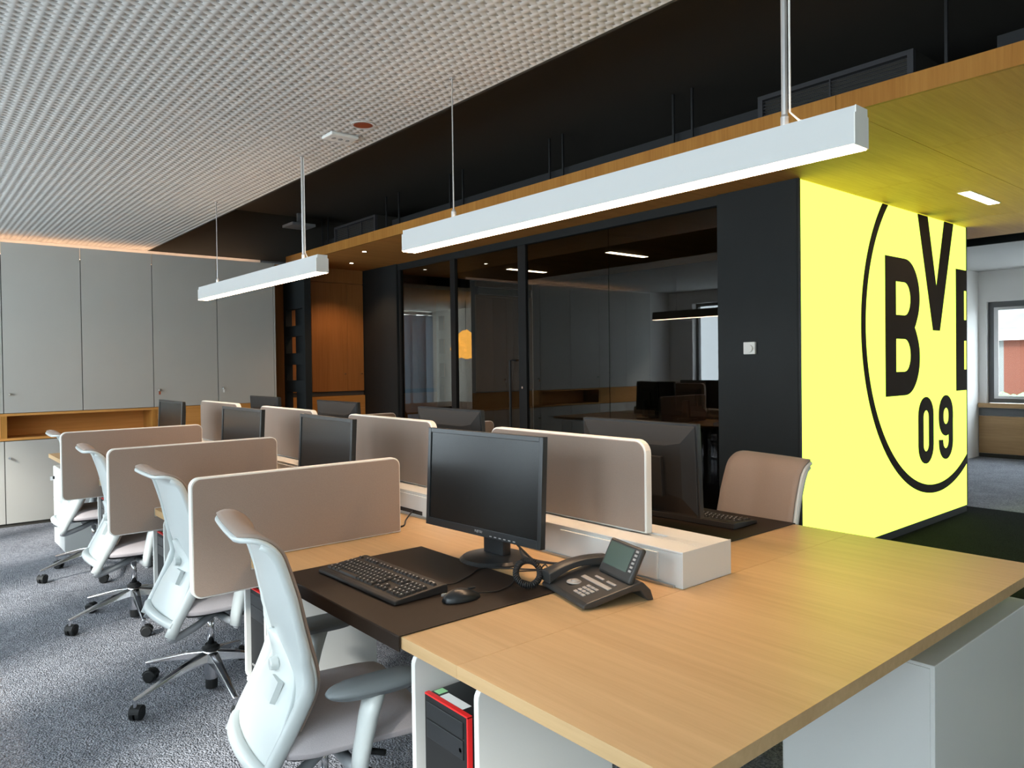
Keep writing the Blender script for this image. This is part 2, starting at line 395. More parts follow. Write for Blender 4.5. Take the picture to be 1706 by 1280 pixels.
# --- wooden canopy: fascia + panels
can = empty('canopy', (3.556, 0, ZW)); struct(can, 'oak canopy over the glass room'); can.name = 'ceiling_canopy'
Xc1 = 8.28
yj = [YF, -2.75, -1.25, .25, 1.69, 3.19, 4.69, 6.19, 8.33]
for i, (a, b) in enumerate(zip(yj[:-1], yj[1:])):
    xs = [.022, 1.0 if i % 2 else 1.75, 2.9 if i % 2 else 3.55, Xc1-3.556]
    for p, q in zip(xs[:-1], xs[1:]):
        B(p+.0015, q-.0015, a+.0015, b-.0015, 0, .02).build('panel', M['woodx'], can)
for a, b in zip([YF, -.7, 1.75, 4.2, 6.65], [-.7, 1.75, 4.2, 6.65, 8.33]):
    B(0, .022, a+.001, b-.001, 0, .095).build('fascia_board', M['woodz'], can)
B(.025, Xc1-3.556, YF, 8.33, .021, .06).build('canopy_core', M['black'], can)
B(Xc1-3.556, Xc1-3.534, YF, 8.33, 0, .095).build('fascia_board', M['woodz'], can)

# --- far end beside the tall cabinets: oak cabinet wall, slotted dark panel
struct(B(3.26, 4.56, YB, YB+.3, 0, ZW).build('wall_back', M['wred']), 'oak clad wall at the far end')
oc = empty('wall_cupboard', (3.55, YB-.03, 0)); tag(oc, 'reddish oak wall cupboard beside the slotted dark panel', 'cupboard')
B(.0, 1.0, 0, .03, 2.43, ZW).build('top_board', M['wred'], oc)
for a, b in ((.0, .305), (.309, .775), (.779, 1.0)):
    d = B(a, b, .0, .03, 1.10, 2.42).build('door', M['wred'], oc)
    k = MB().lathe([(.006, -.03), (.006, -.004), (.009, 0)], 10, ((b-.04), 0, 1.31), 1); k.build('knob', M['chrome'], d)
B(0, 1.0, .012, .03, 1.045, 1.095).build('gap_board', M['cabedge'], oc)
B(.0, 1.0, -.02, .03, 0.0, 1.04).build('lower_front', M['woodx'], oc)
sp = empty('slotted_panel', (3.5, 8.0, 0)); tag(sp, 'dark grey column panel with a row of square openings', 'panel')
zs = [(.60, .78), (.93, 1.12), (1.25, 1.43), (1.56, 1.75), (1.87, 2.06)]
y0, y1 = -.28, .29
m = MB(); m.box(0, .075, y0, y0+.06, 0, ZW-.005); m.box(0, .075, y1-.06, y1, 0, ZW-.005)
zz = [0]+[q for z in zs for q in z]+[ZW-.005]
m2 = MB()
for a, b in zip(zz[0::2], zz[1::2]): m.box(0, .075, y0+.06, y1-.06, a, b)
m.build('frame', M['dark'], sp)
B(.06, .074, y0+.06, y0+.38, .6, 2.06).build('back_plate', M['dark'], sp)
# --- dark wall + glass front
struct(B(XW, XW+.10, 2.51, 3.12, 0, ZW-.002).build('wall_front', M['dark']), 'anthracite wall beside the sign')
struct(B(XW, XW+.10, 7.53, YB, 0, ZW-.002).build('wall_front', M['dark']), 'anthracite wall at the far end of the glass')
gw = empty('wall_glass', (XW, 0, 0)); struct(gw, 'dark tinted glass front')
B(.02, .08, 3.12, 7.53, 2.53, ZW-.002).build('head_rail', M['dark'], gw)
B(.02, .08, 3.12, 7.53, 0, .04).build('floor_rail', M['rubber'], gw)
B(.03, .07, 7.50, 7.53, .04, 2.53).build('mullion', M['rubber'], gw)
B(.03, .07, 6.395, 6.48, .04, 2.53).build('mullion', M['rubber'], gw)
B(.03, .07, 5.255, 5.365, .04, 2.53).build('mullion', M['rubber'], gw)
for a, b in ((6.485, 7.495), (4.218, 5.25), (3.125, 4.212)):
    B(.045, .057, a, b, .045, 2.525).build('pane', M['gtint'], gw)
dr = empty('door_1', (XW, 5.37, 0)); struct(dr, 'tinted glass door with a tall black handle')
B(.045, .057, 0, 1.0, .012, 2.525).build('pane', M['gtint'], dr)
hd = MB(); hd.tube([(.04,.055,1.44),(-.03,.055,1.44),(-.03,.055,.55),(.04,.055,.55)], .012, 8); hd.build('handle', M['rubber'], dr)
MB().lathe([(.012,-.01),(.012,.03)], 10, (.03,-.06,1.18), 0).build('lock', M['chrome'], dr)

# --- inside the glass room
struct(B(XW+.1, 7.53, 2.62, 3.1, 0, ZW-.002).build('wall_inner', M['dark']), 'dark wall behind the sign')
struct(B(7.43, 7.53, 3.1, YB, 0, ZW-.002).build('wall_inner_right', M['dark']), 'dark end wall of the glass room')
pw = empty('wall_panelled', (6.36, YB, 0)); struct(pw, 'dark oak panelled wall inside the glass room')
B(0, 1.07, .03, .12, 0, ZW).build('backing', M['black'], pw)
for a, b in ((0, .30), (.303, .68), (.683, 1.06)):
    B(a, b, 0, .03, 1.02, 2.36).build('panel', M['wdark'], pw)
    B(a, b, 0, .03, 0, .76).build('panel', M['wdark'], pw)
B(0, 1.06, .0, .03, 2.363, 2.40).build('panel', M['wdark'], pw)
B(0, 1.06, .0, .03, 2.52, ZW-.002).build('panel', M['wdark'], pw)
gr = empty('air_grille', (6.40, YB-.005, 2.405)); tag(gr, 'long air grille above the panelling inside the glass room', 'grille')
B(0, .9, 0, .006, 0, .012).build('frame_rail', M['alu'], gr); B(0, .9, 0, .006, .098, .11).build('frame_rail', M['alu'], gr)
for k in range(5): B(0, .9, 0, .02, .022+.015*k, .028+.015*k).build('slat', M['mech'], gr)
struct(B(XW, XW+.1, YB, 12.3, 0, ZT).build('wall_side', M['dark']), 'dark side wall of the meeting area')
struct(B(8.1, 8.28, YB+.12, 12.3, 0, ZT).build('wall_side', M['paint']), 'side wall of the meeting area')
wm = empty('wall_meeting', (XW, 12.2, 0)); struct(wm, 'pale window wall behind the meeting table')
B(0, 3.6, 0, .15, 2.45, ZT).build('lintel', M['paint'], wm); B(0, 3.6, 0, .15, 0, .3).build('sill_wall', M['paint'], wm)
B(.1, 3.54, -4.0+.28, 0, 2.45, 2.5).build('soffit', M['paint'], wm)
for k in range(9): B(.1+.43*k, .1+.43*k+.16, 0, .15, .3, 2.45).build('pier', M['paint'], wm)
vb = empty('vertical_blind', (6.3, 12.05, .3)); tag(vb, 'row of pale vertical blinds behind the meeting table', 'blind')
B(-1.5, 2.0, .0, .04, 2.08, 2.14).build('head_rail', M['alu'], vb)
for k in range(11):
    x = -1.35+.31*k; MB().obox((x, .02, 1.04), (math.cos(.45), -math.sin(.45), 0), (math.sin(.45), math.cos(.45), 0), (0,0,1), .37, .004, 2.06).build('slat', M['blind'], vb)
portal('window_portal', (6.3, 12.4, 1.4), (math.radians(-90), 0, 0), 3.4, 2.1)

# --- right: far window wall
rw = empty('wall_right', (XE, 0, 0)); struct(rw, 'wall with the far window')
RO = [(-3.3, -.1), (.1, 3.70)]
B(0, .25, YF, 12.4, 2.2, ZT).build('lintel', M['paint'], rw)
B(0, .25, YF, 12.4, 0, .76).build('sill_wall', M['paint'], rw)
for a, b in ((YF, RO[0][0]), (RO[0][1], RO[1][0]), (RO[1][1], 12.4)): B(0, .25, a, b, .76, 2.2).build('pier', M['paint'], rw)
for k in range(3): B(-.03, 0, RO[1][1]-1.25*(k+1)+.09, RO[1][1]-1.25*k+.088, .06, .585).build('panel', M['woody'], rw)
B(-.02, 0, .2, 3.79, 0, .055).build('plinth', M['black'], rw)
B(-.015, 0, .2, 3.79, .59, .70).build('vent_strip', M['winframe'], rw)
B(-.06, .1, .2, 3.79, .705, .765).build('sill_board', M['woody'], rw)
for k, (a, b) in enumerate(RO):
    wn = empty('window_%d' % (k+12), (XE+.12, (a+b)/2, .77)); struct(wn, 'far window' if k else 'second far window')
    h = (b-a)/2
    m = MB(); m.box(-.035,.035,-h,-h+.09,0,1.43); m.box(-.035,.035,h-.09,h,0,1.43); m.box(-.035,.035,-h+.09,h-.09,0,.08); m.box(-.035,.035,-h+.09,h-.09,1.33,1.43); m.box(-.035,.035,-.05,.05,.08,1.33)
    m.build('window_frame', M['winframe'], wn)
    m = MB().box(-.055,-.036,h-.13,h-.075,.06,1.35); m.box(-.055,-.036,-.02,.03,.06,1.35); m.box(-.055,-.036,.03,h-.13,.06,.10); m.box(-.055,-.036,.03,h-.13,1.31,1.35); m.build('sash', M['alu'], wn)
    B(-.004,.004,-h+.09,-.05,.08,1.33).build('pane', M['gclear'], wn); B(-.004,.004,.05,h-.09,.08,1.33).build('pane', M['gclear'], wn)
    portal('window_portal', (XE+.27, (a+b)/2, 1.48), (0, math.radians(90), 0), 1.4, b-a)
struct(B(XE-1.6, XE, 3.80, 3.95, 0, ZT).build('wall_right_return', M['paint']), 'white return wall by the far window')
struct(B(9.15, XE, YF, 4.0, ZC, ZC+.03).build('ceiling', M['ceil']), 'white ceiling by the far window')
struct(B(9.12, 9.15, YF, 12, ZC-.0, ZC+.16).build('trim_2', M['dark']), 'ceiling edge by the far window')
# outside the far window
ob = empty('brick_building', (21.3, 4.5, -.6)); tag(ob, 'orange brick garage with a grey roof across the street', 'building')
B(0, .4, -8, 1.74, 0, 2.45).build('wall', M['brick'], ob)
B(0, .4, 1.74, 6, 0, 2.45).build('wall', plain('grey_block', (.10, .105, .10), .9), ob)
B(-.25, .3, -8, 6, 2.45, 2.73).build('gutter', M['render'], ob)
MB().prism([(-.35, 2.73), (4, 4.8), (4, 2.73)], 1, -8, 6).build('roof', M['roof'], ob)
struct(B(XE+.3, 60, -30, 40, -.75, -.6).build('ground', M['asphalt']), 'street outside the far window')
tag(B(19.5, 19.7, 2.0, 9.0, -.6, .35).build('garden_wall', M['render']), 'low white garden wall across the street', 'wall')
sh = MB()
for k in range(60):
    c = (18.7+random.uniform(-.4,.4), 5.15+random.uniform(-.8,.5), .0+random.uniform(-.5,.5)); r = random.uniform(.12,.25)
    sh.lathe([(.01,-r),(r*.7,-r*.6),(r,0),(r*.7,r*.6),(.01,r)], 7, c)
tag(sh.build('hedge', M['leaf']), 'low green hedge outside the far window', 'hedge')

# ================================================================== LIGHTBOX SIGN
lb = empty('lightbox_sign', (4.575, 2.5, 0)); tag(lb, 'glowing yellow lightbox sign with a black ring, BVB and 09', 'sign')
def L(P): return [(x-4.575, z) for x, z in P]
B(0, 2.955, .03, .118, .06, ZW-.003).build('housing', M['dark'], lb)
B(.01, 2.945, .0, .03, .062, ZW-.006).build('light_panel', M['sign'], lb)
B(-.012, .01, -.003, .03, .06, ZW-.003).build('edge_strip', M['rubber'], lb)
B(2.945, 2.96, -.003, .03, .06, ZW-.003).build('edge_strip', M['rubber'], lb)
B(.0, 2.955, .005, .118, 0, .06).build('plinth', M['rubber'], lb)
SY = (-.004, .0005)
cxr, czr, Ro, Ri = 6.83, 1.655, 1.39, 1.32
def ring_pts(r):
    out = []
    for k in range(0, 721):
        a = math.radians(k/2); x, z = cxr+r*math.cos(a), czr+r*math.sin(a)
        out.append((x, z))
    return out
rg = MB(); XR, ZR = 7.518, 2.592
arc = [math.radians(x) for x in np.linspace(0, 360, 361)]
keep = [(cxr+Ro*math.cos(a) <= XR and czr+Ro*math.sin(a) <= ZR and cxr+Ri*math.cos(a) <= XR and czr+Ri*math.sin(a) <= ZR) for a in arc]
idx = [i for i in range(361) if keep[i]]
run = [a for a in idx]
P0 = [(cxr+Ro*math.cos(arc[i]), czr+Ro*math.sin(arc[i])) for i in run]; P1 = [(cxr+Ri*math.cos(arc[i]), czr+Ri*math.sin(arc[i])) for i in run]
# close the ends against the top and right edge of the panel
a_o = math.pi-math.asin((ZR-czr)/Ro); a_i = math.pi-math.asin((ZR-czr)/Ri)
P0.insert(0, (cxr+Ro*math.cos(a_o), ZR)); P1.insert(0, (cxr+Ri*math.cos(a_i), ZR))
zo = czr-math.sqrt(Ro**2-(XR-cxr)**2); zi = czr-math.sqrt(Ri**2-(XR-cxr)**2)
P0.append((XR, zo)); P1.append((XR, zi))
P0, P1 = L(P0), L(P1); n = len(P0)
vsr = [(x, SY[0], z) for x, z in P0]+[(x, SY[0], z) for x, z in P1]+[(x, SY[1], z) for x, z in P0]+[(x, SY[1], z) for x, z in P1]
fsr = []
for i in range(n-1): fsr += [(i,i+1,n+i+1,n+i),(2*n+i,3*n+i,3*n+i+1,2*n+i+1),(i,2*n+i,2*n+i+1,i+1),(n+i,n+i+1,3*n+i+1,3*n+i)]
fsr += [(0,n,3*n,2*n),(n-1,2*n-1,4*n-1,3*n-1)]
rg.add(vsr, fsr).build('ring', M['signblk'], lb)
def arcp(cx, cz, rx, rz, a0, a1, n=10): return [(cx+rx*math.cos(math.radians(a0+(a1-a0)*k/n)), cz+rz*math.sin(math.radians(a0+(a1-a0)*k/n))) for k in range(n+1)]
def letter_B(x0, xcut=None):
    # stem + two bowls, as ring strips between outer and inner outlines
    m = MB(); zt, zm, zb = 2.203, 1.6585, 1.114
    xr = x0+.638; xi0, xi1 = x0+.187, x0+.462
    if xcut:
        m.prism(L([(x0, zb), (xi0, zb), (xi0, zt), (x0, zt)]), 1, *SY)
        for a, b in ((zb, 1.303), (1.563, 1.752), (2.016, zt)): m.prism(L([(xi0, a), (xcut, a), (xcut, b), (xi0, b)]), 1, *SY)
        return m
    outer = [(x0, zb)]+[(x0+.36, zb)]+arcp(x0+.36, (zb+zm)/2-.03, .278, .242, -90, 0, 10)+arcp(x0+.30, 1.43, .338, .30, 5, 42, 6)+[(x0+.545, zm)]\
        +arcp(x0+.30, 1.887, .338, .30, -42, -5, 6)+arcp(x0+.36, (zt+zm)/2+.03, .278, .242, 0, 90, 10)+[(x0+.36, zt), (x0, zt)]
    def bowl(a, b): return [(xi0, a)]+arcp(xi0+.165, (a+b)/2, .11, (b-a)/2, -90, 90, 12)+[(xi0, b)]
    m.prism(L([(x0, zb), (xi0, zb), (xi0, zt), (x0, zt)]), 1, *SY)
    # upper and lower half rings between bowl opening and outline, split by rays
    for lo, hi, oz0, oz1 in ((1.303, 1.563, zb, zm), (1.752, 2.014, zm, zt)):
        inn = bowl(lo, hi)
        out = [(xi0, oz0)]+arcp_out(x0, oz0, oz1)+[(xi0, oz1)]
        k = min(len(inn), len(out)); inn = resample(inn, 40); out = resample(out, 40)
        I, O = L(inn), L(out); n = 40
        vs = [(x, SY[0], z) for x, z in O]+[(x, SY[0], z) for x, z in I]+[(x, SY[1], z) for x, z in O]+[(x, SY[1], z) for x, z in I]; fs = []
        for i in range(n-1): fs += [(i,i+1,n+i+1,n+i),(2*n+i,3*n+i,3*n+i+1,2*n+i+1),(i,2*n+i,2*n+i+1,i+1),(n+i,n+i+1,3*n+i+1,3*n+i)]
        m.add(vs, fs)
    return m
def arcp_out(x0, z0, z1):
    top = z1 > 2.0
    if top:   # waist -> bulge -> top
        return [(x0+.545, z0)]+arcp(x0+.36, 1.90, .278, .303, -30, 90, 16)
    return arcp(x0+.36, 1.417, .278, .303, -90, 30, 16)+[(x0+.545, z1)]
def resample(P, n):
    P = np.array(P, float); d = np.r_[0, np.cumsum(np.hypot(*np.diff(P, axis=0).T))]; t = np.linspace(0, d[-1], n)
    return [(float(np.interp(q, d, P[:, 0])), float(np.interp(q, d, P[:, 1]))) for q in t]
letter_B(5.843).build('letter_b', M['signblk'], lb)
letter_B(7.272, 7.518).build('letter_b', M['signblk'], lb)
zt = 2.592
MB().prism(L([(6.452, zt), (6.654, zt), (6.8315, 2.012), (6.757, 1.643)]), 1, *SY).prism(L([(6.8315, 2.012), (7.008, zt), (7.215, zt), (6.903, 1.643), (6.757, 1.643)]), 1, *SY).build('letter_v', M['signblk'], lb)
def stadium(x0, x1, z0, z1, n=12):
    r = (x1-x0)/2; c = (x0+x1)/2
    return arcp(c, z1-r, r, r, 0, 180, n)+arcp(c, z0+r, r, r, 180, 360, n)
MB().holed(L(stadium(6.447, 6.757, .527, 1.086)), L(stadium(6.548, 6.660, .63, .974)), 1, *SY).build('digit_zero', M['signblk'], lb)
nine = MB().holed(L(stadium(6.873, 7.187, .731, 1.086)), L(stadium(6.972, 7.090, .833, .975)), 1, *SY)
tail = [(7.187, .90), (7.187, .68)]+arcp(7.03, .684, .157, .157, 0, -180, 14)+[(6.873, .706), (6.966, .706)]
inn = [(7.090, .90), (7.090, .74), (7.090, .68)]+arcp(7.028, .684, .062, .062, 0, -180, 14)+[(6.966, .70)]
O, I = L(resample(tail[:-1], 40)), L(resample(inn, 40)); n = 40
vs_ = [(x, SY[0], z) for x, z in O]+[(x, SY[0], z) for x, z in I]+[(x, SY[1], z) for x, z in O]+[(x, SY[1], z) for x, z in I]; fs_ = []
for i in range(n-1): fs_ += [(i,i+1,n+i+1,n+i),(2*n+i,3*n+i,3*n+i+1,2*n+i+1),(i,2*n+i,2*n+i+1,i+1),(n+i,n+i+1,3*n+i+1,3*n+i)]
nine.add([(x, y*.85 if y < 0 else y, z) for x, y, z in vs_], fs_).build('digit_nine', M['signblk'], lb)

th = empty('thermostat', (XW, 2.856, 1.45)); tag(th, 'small white thermostat on the dark wall beside the sign', 'thermostat')
B(-.022, 0, -.045, .045, 0, .085).build('case', M['rim'], th, bevel=.004)
MB().lathe([(.026, -.034), (.026, -.022)], 20, (0, -.004, .04), 0).build('dial', M['rim'], th)

# ================================================================== TALL CABINET ROW
YCAB = 7.95
edges = [-.49, .13, .755, 1.376, 2.0, 2.63, 3.24]
names = ['sixth from the oak wall', 'fifth from the oak wall', 'fourth from the oak wall', 'third from the oak wall', 'second from the oak wall', 'nearest the oak wall']
def key(parent, x, z, tagcol=None):
    k = MB().lathe([(.010, -.012), (.010, 0)], 12, (x, 0, z), 1); o = k.build('lock', M['chrome'], parent)
    MB().box(x-.002, x+.002, -.035, -.012, z-.008, z+.012).build('key', M['chrome'], o)
    if tagcol: MB().box(x-.007, x+.009, -.034, -.030, z-.045, z-.012).build('key_tag', tagcol, o)
for i, (a, b) in enumerate(zip(edges[:-1], edges[1:])):
    u = empty('upper_cabinet', ((a+b)/2, YCAB, 1.02)); w_ = (b-a)/2
    tag(u, 'tall pale grey upper cabinet, '+names[i], 'cabinet', 'tall wall cabinets')
    B(-w_, w_, .02, .39, 0, 1.42).build('body', M['cabedge'], u)
    d = B(-w_+.0035, w_-.0035, 0, .02, .002, 1.53).build('door', M['cab'], u)
    if i in (0, 2, 4, 5): key(d, -w_+.045, .17, M['sticker'] if i == 5 else (M['copper'] if i == 4 else None))
    lo = empty('lower_cabinet', ((a+b)/2, YCAB, 0)); tag(lo, 'pale grey lower cabinet under the oak niche, '+names[i], 'cabinet', 'low wall cabinets')
    B(-w_, w_, .02, .39, .0, .77).build('body', M['cabedge'], lo)
    B(-w_, w_, .012, .02, 0, .03).build('plinth', M['black'], lo)
    d = B(-w_+.0035, w_-.0035, 0, .02, .032, .768).build('door', M['cab'], lo)
    if i in (0, 2, 4): key(d, -w_+.035, .62)
ep = B(3.241, 3.26, YCAB-.002, YB-.001, 0, 2.55).build('cabinet_cheek', M['cab']); tag(ep, 'narrow pale grey end panel of the cabinet row beside the oak wall', 'panel')
nm = ['left of the long open niche', 'open in the middle of the row', 'right of the long open niche']
for i, (a, b) in enumerate(((-.49, .755), (.755, 2.0), (2.0, 3.24))):
    s = empty('niche_shelf', ((a+b)/2, YCAB, .775)); w_ = (b-a)/2; tag(s, 'oak niche shelf between upper and lower cabinets, '+nm[i], 'shelf')
    B(-w_, w_, .0, .38, 0, .022).build('bottom_board', M['woodx'], s); B(-w_, w_, 0, .38, .22, .242).build('top_board', M['woodx'], s)
    B(-w_, -w_+.022, 0, .38, .022, .22).build('side_board', M['woodz'], s); B(w_-.022, w_, 0, .38, .022, .22).build('side_board', M['woodz'], s)
    B(-w_+.022, w_-.022, .33, .345, .022, .22).build('back_board', M['woodx'], s)
    if i != 1: B(-w_+.024, w_-.024, .004, .02, .024, .218).build('flap', M['woodx'], s)
cv = empty('cove_light', (1.4, 8.2, 2.46)); tag(cv, 'warm light strip hidden on top of the cabinet row', 'light')
B(-1.85, 1.8, -.015, .015, 0, .012).build('profile', M['alu'], cv); B(-1.85, 1.8, -.012, .012, .012, .015).build('diffuser', M['cove'], cv)

# ================================================================== DUCTS IN THE DARK GAP
dc = empty('air_duct', (3.98, 0, 2.70)); tag(dc, 'black air duct running above the oak fascia', 'duct')
for a, b in ((YF, 1.2), (2.45, 4.4), (4.4, 6.7), (7.95, YB+.2)): B(.04, .5, a, b, 0, .22).build('duct_section', M['duct'], dc)
for y in (1.4, 2.9, 3.05, 4.1, 4.25, 5.4, 5.6, 6.5, 6.75, 8.1, 8.25): B(0, .014, y, y+.014, 0, .47).build('hanger', M['duct'], dc)
def grille(y0, y1, z0, z1, label):
    g = empty('vent_grille', (3.97, (y0+y1)/2, z0)); tag(g, label, 'grille'); h = (y1-y0)/2; H = z1-z0
    gm = plain('grille_grey', (.055, .055, .06), .5)
    B(.02, .5, -h, h, 0, H).build('box', M['black'], g)
    m = MB(); m.box(-.01,.02,-h,-h+.03,0,H); m.box(-.01,.02,h-.03,h,0,H); m.box(-.01,.02,-h+.03,h-.03,0,.025); m.box(-.01,.02,-h+.03,h-.03,H-.025,H)
    m.build('grille_frame', gm, g)
    n = int((H-.05)/.019)
    for k in range(n):
        z = .025+(H-.05)*(k+.5)/n; MB().obox((.004, 0, z), (.8, 0, .5), (0,1,0), (-.5,0,.8), .016, 2*h-.06, .003).build('slat', gm, g)
    for y in ((-h/3, h/3) if h > .45 else (0,)): B(-.004, .008, y-.004, y+.004, .025, H-.025).build('bar', gm, g)
grille(1.55, 2.42, 2.72, 2.965, 'long dark vent grille above the fascia near the camera')
grille(6.95, 7.90, 2.80, 3.015, 'dark vent grille above the fascia near the far end')
sb = B(3.5, 3.78, 8.0, 8.28, 3.02, 3.05).box(3.62, 3.66, 8.12, 8.16, 3.05, ZT); tag(sb.build('cable_box', M['mech']), 'flat grey box under the dark ceiling at the far end', 'box')

# ================================================================== LED STRIPS IN THE CANOPY
for y, lab in ((1.98, 'recessed light strip in the yellow lit canopy beside the sign'), (5.43, 'light strip behind the glass nearer the sign'), (7.11, 'light strip behind the glass nearer the panelled wall')):
    s = empty('recessed_light', (6.24, y, ZW)); tag(s, lab, 'light', 'canopy light strips')
    B(-.32, .32, -.045, .045, -.004, .0).build('frame', M['rim'], s); B(-.31, .31, -.036, .036, -.006, -.004).build('diffuser', M['led'], s)
ds = empty('spot_light', (3.80, 6.9, ZW)); tag(ds, 'tiny recessed spot in the oak canopy at the far end', 'light')
MB().lathe([(.035, -.003), (.035, 0)], 16).build('ring', M['chrome'], ds); MB().lathe([(.02, -.004), (.02, -.003)], 14).build('lens', M['led'], ds)
def spot_bulb(parent, w_):
    l_ = bpy.data.lights.new('bulb', 'SPOT'); l_.energy = w_; l_.color = (1, .62, .34); l_.spot_size = math.radians(115); l_.spot_blend = .6; l_.shadow_soft_size = .03
    o_ = bpy.data.objects.new('bulb', l_); COL.objects.link(o_); o_.parent = parent; o_.location = (0, 0, -.012)
spot_bulb(ds, 22)
d2 = empty('spot_light', (4.10, 7.75, ZW)); tag(d2, 'tiny recessed spot in front of the reddish oak cupboard', 'light')
MB().lathe([(.035, -.003), (.035, 0)], 16).build('ring', M['chrome'], d2); MB().lathe([(.02, -.004), (.02, -.003)], 14).build('lens', M['led'], d2); spot_bulb(d2, 22)
# ceiling devices in the white ceiling
hl = empty('recessed_spot', (1.867, 3.382, ZC)); tag(hl, 'round copper coloured recessed spot in the white ceiling', 'light')
MB().holed([(.062*math.cos(a), .062*math.sin(a)) for a in np.linspace(0, 2*math.pi, 25)[:-1]], [(.05*math.cos(a), .05*math.sin(a)) for a in np.linspace(0, 2*math.pi, 25)[:-1]], 2, -.004, 0).build('ring', M['ceil'], hl)
MB().lathe([(.05, -.003), (.04, -.0015), (.012, -.001)], 24).build('reflector', M['copper'], hl)
sd = empty('ceiling_sensor', (1.86, 3.62, ZC)); tag(sd, 'flat white sensor plate in the white ceiling', 'sensor')
B(-.08, .08, -.06, .06, -.018, 0).build('plate', M['white'], sd, bevel=.006)
for k in range(3): MB().lathe([(.012, -.021), (.012, -.018)], 12, (-.04+.04*k, 0, 0)).build('lens', M['felt'], sd)

# ================================================================== PENDANTS
def pendant(y0, y1, rods, label):
    p = empty('pendant_light', (1.866, (y0+y1)/2, 1.933)); tag(p, label, 'lamp', 'white linear pendant lamps'); h = (y1-y0)/2
    MB().prism([(-.036,.002),(.036,.002),(.036,.078),(.030,.080),(.030,.098),(-.030,.098),(-.030,.080),(-.036,.078)], 1, -h+.002, h-.002).build('profile', M['lampbody'], p)
    for s in (-1, 1): MB().prism([(-.037,0),(.037,0),(.037,.079),(.031,.081),(.031,.099),(-.031,.099),(-.031,.081),(-.037,.079)], 1, s*h, s*(h-.0025)).build('end_cap', M['rim'], p)
    B(-.033, .033, -h+.004, h-.004, -.002, .002).build('diffuser', M['lamp'], p)
    B(-.018, .018, -h+.02, h-.02, .098, .0985).build('upper_diffuser', M['uplight'], p)
    for k, y in enumerate(rods):
        y -= (y0+y1)/2; r = .0085 if k == 0 else .003
        o = MB().tube([(0,y,.12),(0,y,ZC-1.933-.002)], r, 8).build('rod', M['alu'], p)
        MB().lathe([(.011,.099),(.011,.128),(.006,.14)], 10, (0,y,0)).build('clamp', M['alu'], o)
        MB().lathe([(.012,ZC-1.933-.006),(.012,ZC-1.933)], 12, (0,y,0)).build('rose', M['alu'], o)
        if k == 0: MB().tube([(.008,y-.07,.10),(.006,y-.04,.11),(.006,y-.012,.14),(.006,y-.012,ZC-1.933-.004)], .003, 6).build('power_cord', M['rim'], p)
pendant(.852, 2.965, (1.06, 2.60), 'long white pendant lamp nearest the camera')
pendant(3.87, 5.96, (4.117, 5.615), 'white pendant lamp further back by the cabinets')

# ================================================================== DESKS
ZD = .74; XD0, XD1, XT0, XT1 = .938, 2.78, 1.745, 1.988
yb = [1.32, 2.545, 3.765, 4.985, 6.205]
ORD = ['first', 'second', 'third', 'fourth']
def desk_top(parent, x0, x1, y0, y1): return B(x0, x1, y0, y1, ZD-.03, ZD).build('tabletop', M['desk'], parent, bevel=.0006)
for k in range(4):
    for side, (a, b) in (('left', (XD0, XT0+.05)), ('right', (XT1-.05, XD1))):
        y0, y1 = yb[k]+.0003, yb[k+1]-.0003
        d = empty('bench_desk', (a, y0, 0)); tag(d, '%s oak topped bench desk in the %s row counted from the camera' % (ORD[k], 'window side' if side == 'left' else 'glass side'), 'desk', 'bench desks')
        desk_top(d, 0, b-a, 0, y1-y0)
        xl = (b-a-.09) if side == 'left' else .03
        for y in (.08, y1-y0-.14): B(xl, xl+.06, y, y+.06, 0, ZD-.03).build('leg', M['white'], d)
        B(.06, b-a-.06, .5, .54, ZD-.07, ZD-.03).build('crossbar', M['white'], d)
for (y0, y1, lab) in ((.71, 1.3197, 'broad oak end table closing the desk row nearest the camera'), (6.2053, 6.85, 'oak end table closing the far end of the desk row')):
    d = empty('end_table', (XD0, y0, 0)); tag(d, lab, 'table'); desk_top(d, 0, XD1-XD0, 0, y1-y0)
    if y0 > 1: B(.85, .91, .1, .16, 0, ZD-.03).build('leg', M['white'], d)
# cable trough
tr = empty('cable_trough', (XT0, 1.32, ZD)); tag(tr, 'long white cable duct along the middle of the desks', 'cable duct')
TL, TW, TH = 4.885, XT1-XT0, .108
B(.003, TW-.003, .004, TL, 0, TH-.008).build('body', M['white'], tr)
B(0, TW, 0, .004, 0.001, TH).build('end_cap', M['white'], tr, bevel=.001)
B(0.002, TW*.5-.022, .0045, TL, TH-.0075, TH-.001).build('lid', M['white'], tr, bevel=.0015); B(TW*.5+.022, TW-.002, .0045, TL, TH-.0075, TH-.001).build('lid', M['white'], tr, bevel=.0015)
B(TW*.5-.0215, TW*.5+.0215, .0045, .16, TH-.0075, TH-.001).build('lid_bridge', M['white'], tr)
for k in range(4):
    yc = yb[k]-1.32+.09
    f = B(-.006, .003, yc, yc+.42, .012, TH-.014).build('access_flap', M['white'], tr, bevel=.0015)
    if k: B(-.0072, -.003, yc+.05, yc+.27, .013, .030).build('cable_slot', M['rubber'], f)
    B(TW-.003, TW+.006, yc, yc+.42, .012, TH-.014).build('access_flap', M['white'], tr, bevel=.0015)
B(-.007, .004, .03, TL, .0, .006).build('foot_rail', M['alu'], tr)
